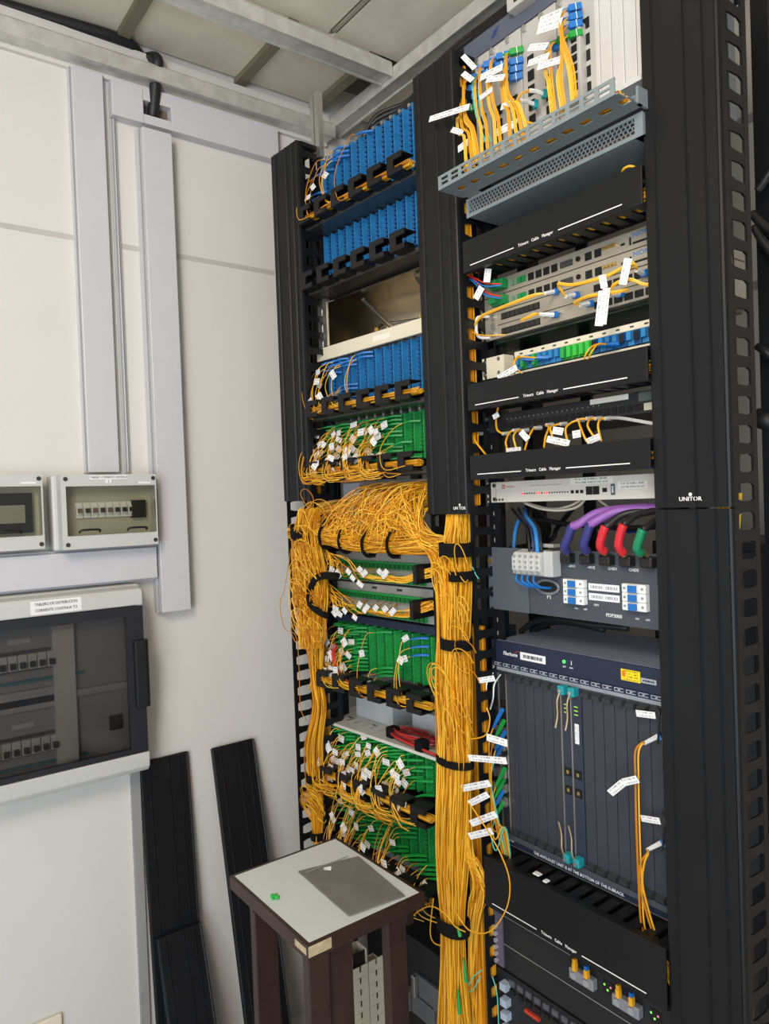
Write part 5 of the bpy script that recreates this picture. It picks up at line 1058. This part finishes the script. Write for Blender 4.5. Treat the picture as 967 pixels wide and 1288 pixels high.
# --- bottom black switches
swb = M('switch_black2', (30, 31, 34), .45)
t = thing('network_switch', (1.136, -.03, .60), 'black switch with clear cages and yellow plugs below the tall printed manager', 'network switch')
put(MB().box(XL+.01, XR, -.03, .2, .606, .731), 'body', swb, t, bevel=.002); put(MB().box(.93, 1.115, -.0306, -.03, .7255, .7275).box(.93, 1.36, -.0306, -.03, .662, .6632), 'edge_line', midgrey, t)
put(MB().box(.900, .93, -.034, -.03, .61, .73), 'ear', M('ear_violet_grey', (96, 90, 108), .5), t)
for zz in (.62, .635, .65, .665, .68, .695): put(MB().cyl((.912, -.034, zz), (.912, -.040, zz), .005, 8), 'knob', midgrey, t)
clearm = M('clear_cage', (150, 150, 158), .25, .3)
for (x, zt) in ((1.122, .712), (1.222, .712)):
    g = put(MB().box(x, x+.058, -.045, -.03, zt-.022, zt), 'cage', clearm, t, bevel=.002)
    for q in (.013, .043): put(MB().cyl((x+q, -.045, zt-.011), (x+q, -.048, zt-.011), .007, 12), 'cage_ring', midgrey, g)
    for q, m in ((.016, YC[0]), (.044, boot_blue)):
        put(MB().box(x+q-.004, x+q+.004, -.050, -.040, zt, zt+.016), 'plug', YC[0], g, bevel=.001)
        put(MB().box(x+q-.0036, x+q+.0036, -.049, -.041, zt+.016, zt+.024), 'plug_tip', m, g, bevel=.001)
    put(MB().box(x+.07, x+.095, -.031, -.03, zt-.018, zt+.006), 'light_panel', hole2, t)
    for j in range(3): put(MB().box(x+.073+j*.007, x+.076+j*.007, -.032, -.031, zt-.004-(j % 2)*.008, zt-.001-(j % 2)*.008), 'status_light', M('led_green2', (120, 230, 80), .4, emit=1.5) if j < 2 else M('led_pink', (220, 120, 150), .4, emit=.8), t)
put(MB().tube(smooth_path([(1.335, -.03, .70), (1.335, -.055, .70), (1.335, -.055, .63), (1.335, -.03, .62)], 4), .004, 6), 'handle', midgrey, t)
t = thing('network_switch', (1.136, -.03, .44), 'lowest black switch with a row of small ports along its top', 'network switch')
put(MB().box(XL+.01, XR, -.03, .2, .44, .600), 'body', swb, t, bevel=.002)
for k in range(16): 
    put(MB().box(.945+k*.024, .960+k*.024, -.034, -.03, .580, .592), 'port', M('port_dim', (84, 84, 90), .5), t); put(MB().box(.945+k*.024, .960+k*.024, -.034, -.03, .562, .572), 'port', hole2, t)
put(MB().box(.99, 1.03, -.036, -.03, .545, .552), 'red_latch', M('latch_red', (190, 60, 40), .5), t)
for zz in (.575, .54, .51, .48): put(MB().box(.928, .946, -.046, -.03, zz-.008, zz+.008), 'grey_plug', M('plug_pale_blue', (170, 185, 205), .45), t)

# ================================================================== TABLE
t = thing('side_table', (.762, -.38, 0), 'small dark brown wooden table with a white top, below the lowest green frame', 'table')
TX0, TX1, TY0, TY1, TZ = .598, .925, -.520, -.245, .85
put(MB().box(TX0, TX1, TY0, TY0+.008, TZ-.028, TZ), 'edge_band', wood, t); put(MB().box(TX0, TX1, TY1-.008, TY1, TZ-.028, TZ), 'edge_band', wood, t); put(MB().box(TX0, TX0+.008, TY0+.0081, TY1-.0081, TZ-.028, TZ), 'edge_band', wood, t); put(MB().box(TX1-.008, TX1, TY0+.0081, TY1-.0081, TZ-.028, TZ), 'edge_band', wood, t)
put(MB().box(TX0+.0081, TX1-.0081, TY0+.0081, TY1-.0081, TZ-.026, TZ-.0041), 'core', wood, t)
put(MB().box(TX0+.008, TX1-.008, TY0+.008, TY1-.008, TZ-.004, TZ+.0004), 'white_top', lam, t)
put(MB().box(TX0+.05, TX1-.034, TY1-.02, TY1-.004, TZ-.075, TZ-.0281).box(TX0+.05, TX0+.065, TY0+.02, TY1-.02, TZ-.06, TZ-.028), 'apron', wood, t)
for x0, y0, y1 in ((TX1-.026, TY0+.002, TY0+.046), (TX1-.030, -.335, -.290), (.602, -.478, -.424), (.602, -.30, TY1-.004)):
    put(MB().box(x0, x0+.024, y0, y1, 0, TZ-.028), 'leg', wood, t, bevel=.002)
put(MB().box(TX1-.034, TX1-.014, TY0+.047, TY0+.105, 0, TZ-.028), 'side_board', wood, t, bevel=.002)
put(MB().box(TX1-.046, TX1-.006, TY0-.0008, TY0, TZ-.019, TZ-.007).box(TX1, TX1+.0008, TY0+.001, TY0+.05, TZ-.022, TZ-.002), 'torn_sticker', M('torn_paper', (186, 168, 134), .8, var=.2, scale=80), t)
t = thing('metal_plate', (.8, -.34, TZ), 'scuffed grey metal plate lying on the white table top', 'plate')
q = [(.683, -.400), (.898, -.412), (.912, -.284), (.715, -.262)]
put(MB().poly([(x, y, TZ+z) for z in (.0008, .0035) for x, y in q], [(3, 2, 1, 0), (4, 5, 6, 7), (0, 1, 5, 4), (1, 2, 6, 5), (2, 3, 7, 6), (3, 0, 4, 7)]), 'sheet', plate, t, bevel=.0012)
put(MB().box(.70, .702, -.39, -.28, TZ+.0035, TZ+.0042), 'rolled_edge', midgrey, t)
mb = MB().bar((.735, -.492, TZ+.004), (.752, -.484, TZ+.004), .008, .006).bar((.738, -.481, TZ+.004), (.748, -.497, TZ+.004), .004, .005)
tag(put(mb, 'plastic_clip', M('clip_green', (50, 180, 80), .45), None, org=(.742, -.489, TZ+.0008), bevel=.0008), 'small green plastic clip lying on the white table top', 'clip')
mb = MB().poly([V((.722, -.348, TZ+.0045))+V(p) for p in ((-.010, -.004, 0), (.0, -.010, .002), (.010, .002, .0005), (.001, .009, .003), (-.010, -.004, .0012), (0, -.010, .0032), (.010, .002, .0017), (.001, .009, .0042))], [(3, 2, 1, 0), (4, 5, 6, 7), (0, 1, 5, 4), (1, 2, 6, 5), (2, 3, 7, 6), (3, 0, 4, 7)])
tag(put(mb, 'paper_scrap', white, None, org=(.722, -.348, TZ+.0045)), 'small white paper scrap on the grey metal plate', 'scrap')
# things under the table
for i, (y, lab) in enumerate(((-.205, 'beige slotted cable duct under the table, left of two'), (-.158, 'beige slotted cable duct under the table, right of two'))):
    x = .60; t = thing('slotted_duct', (x, y, 0), lab, 'cable duct'); zt = .565-.05*i
    put(MB().box(x-.024, x-.022, y-.022, y+.022, 0, zt), 'duct_back', cream, t); put(MB().box(x-.022, x+.018, y+.020, y+.022, 0, zt), 'duct_side', cream, t); put(MB().box(x-.022, x+.018, y-.022, y-.020, 0, zt), 'duct_side', cream, t)
    for k in range(19): put(MB().box(x+.018, x+.020, y-.022, y-.0025, k*.028, .0272+k*.028), 'duct_tooth', cream, t); put(MB().box(x+.018, x+.020, y-.0025, y+.022, k*.028, .013+k*.028).box(x+.018, x+.020, y+.0025, y+.022, .013+k*.028, .0272+k*.028), 'duct_tooth', cream, t)
    put(MB().box(x+.010, x+.012, y-.020, y+.020, .0, zt-.004), 'dark_inside', hole2, t)
t = thing('equipment_box', (.53, .18, .0), 'dark equipment box with silver front edges low in the left rack', 'equipment')
put(MB().box(.30, .70, .035, .30, .0, .46), 'body', M('box_dark', (34, 35, 38), .5), t, bevel=.004)
bg = M('box_grey', (120, 122, 126), .4, .3)
for (u0, v0, u1, v1) in ((522, 1222, 556, 1246), (514, 1240, 548, 1262)):
    a = at(u0, v0, .028); b = at(u1, v1-12, .028); zc = (at(u0, v1, .028).z)
    put(MB().box(a.x, a.x+.11, .024, .035, a.z-.062, a.z), 'front_panel', bg, t, bevel=.002); put(MB().box(a.x, a.x+.016, .012, .024, a.z-.060, a.z-.002), 'silver_edge', alu, t, bevel=.003)

# ================================================================== CABLES AROUND THE TOP AND THE RIGHT
rr = random.Random(4)
for k in range(7):
    z0 = 2.70+.012*k; p = smooth_path([(.20+.01*k, .12, 2.50), (.22+.012*k, .10, 2.62), (.30+.01*k, .12, z0-.02), (.45, .16+.005*k, z0+.02), (.62, .18, z0+.06), (.85, .22, z0+.09), (1.1, .26, z0+.1)], 5)
    tag(put(MB().tube(p, .006+.0015*(k % 2), 8), 'trunk_cable', bkc, None, org=p[0], smooth=True), 'black trunk cable arching above the top blue frame, %s from below' % ORD[k], 'cable', 'black trunk cables above the left rack')
for k in range(6):
    p = [V((.62+.05*k+a*.04*math.cos(a*1.3), .21+.01*math.sin(3*a), 2.80+.035*math.sin(a)*1.2)) for a in [i*.5 for i in range(10)]]
    tag(put(MB().tube(p, .0035, 6), 'trunk_cable', bkc, None, org=p[0], smooth=True), 'thin black cable coiled under the ceiling channel, %s from the left' % ORD[k], 'cable', 'thin coils above the left rack')
for pts, lab in (([(952, 240, .3), (962, 226, .3), (975, 205, .3)], 'black cable rising to the right behind the right post'), ([(945, 268, .3), (958, 282, .3), (975, 294, .3)], 'black cable falling to the right behind the right post, upper one'), ([(948, 285, .3), (960, 305, .3), (980, 330, .3)], 'black cable falling to the right behind the right post, lower one'), ([(952, 435, .3), (975, 452, .3)], 'black cable end behind the middle of the right post'), ([(950, 525, .35), (975, 532, .35)], 'thick black cable crossing low behind the right post')):
    p = smooth_path([at(*q) for q in pts], 5); tag(put(MB().tube(p, .008 if 'thick' not in lab else .02, 8), 'cable', bkc, None, org=p[0], smooth=True), lab, 'cable')
t = thing('floor_cabinet', (1.25, .6, 0), 'dark cabinet behind the right post, seen as a strip at the right edge', 'cabinet')
put(MB().box(.98, 1.6, .50, .79, 0, 1.52), 'body', M('cabinet_dark', (44, 44, 48), .5), t, bevel=.004); put(MB().box(1.0, 1.58, .49, .50, .05, 1.50), 'door', M('cabinet_door', (50, 50, 54), .5), t, bevel=.003)
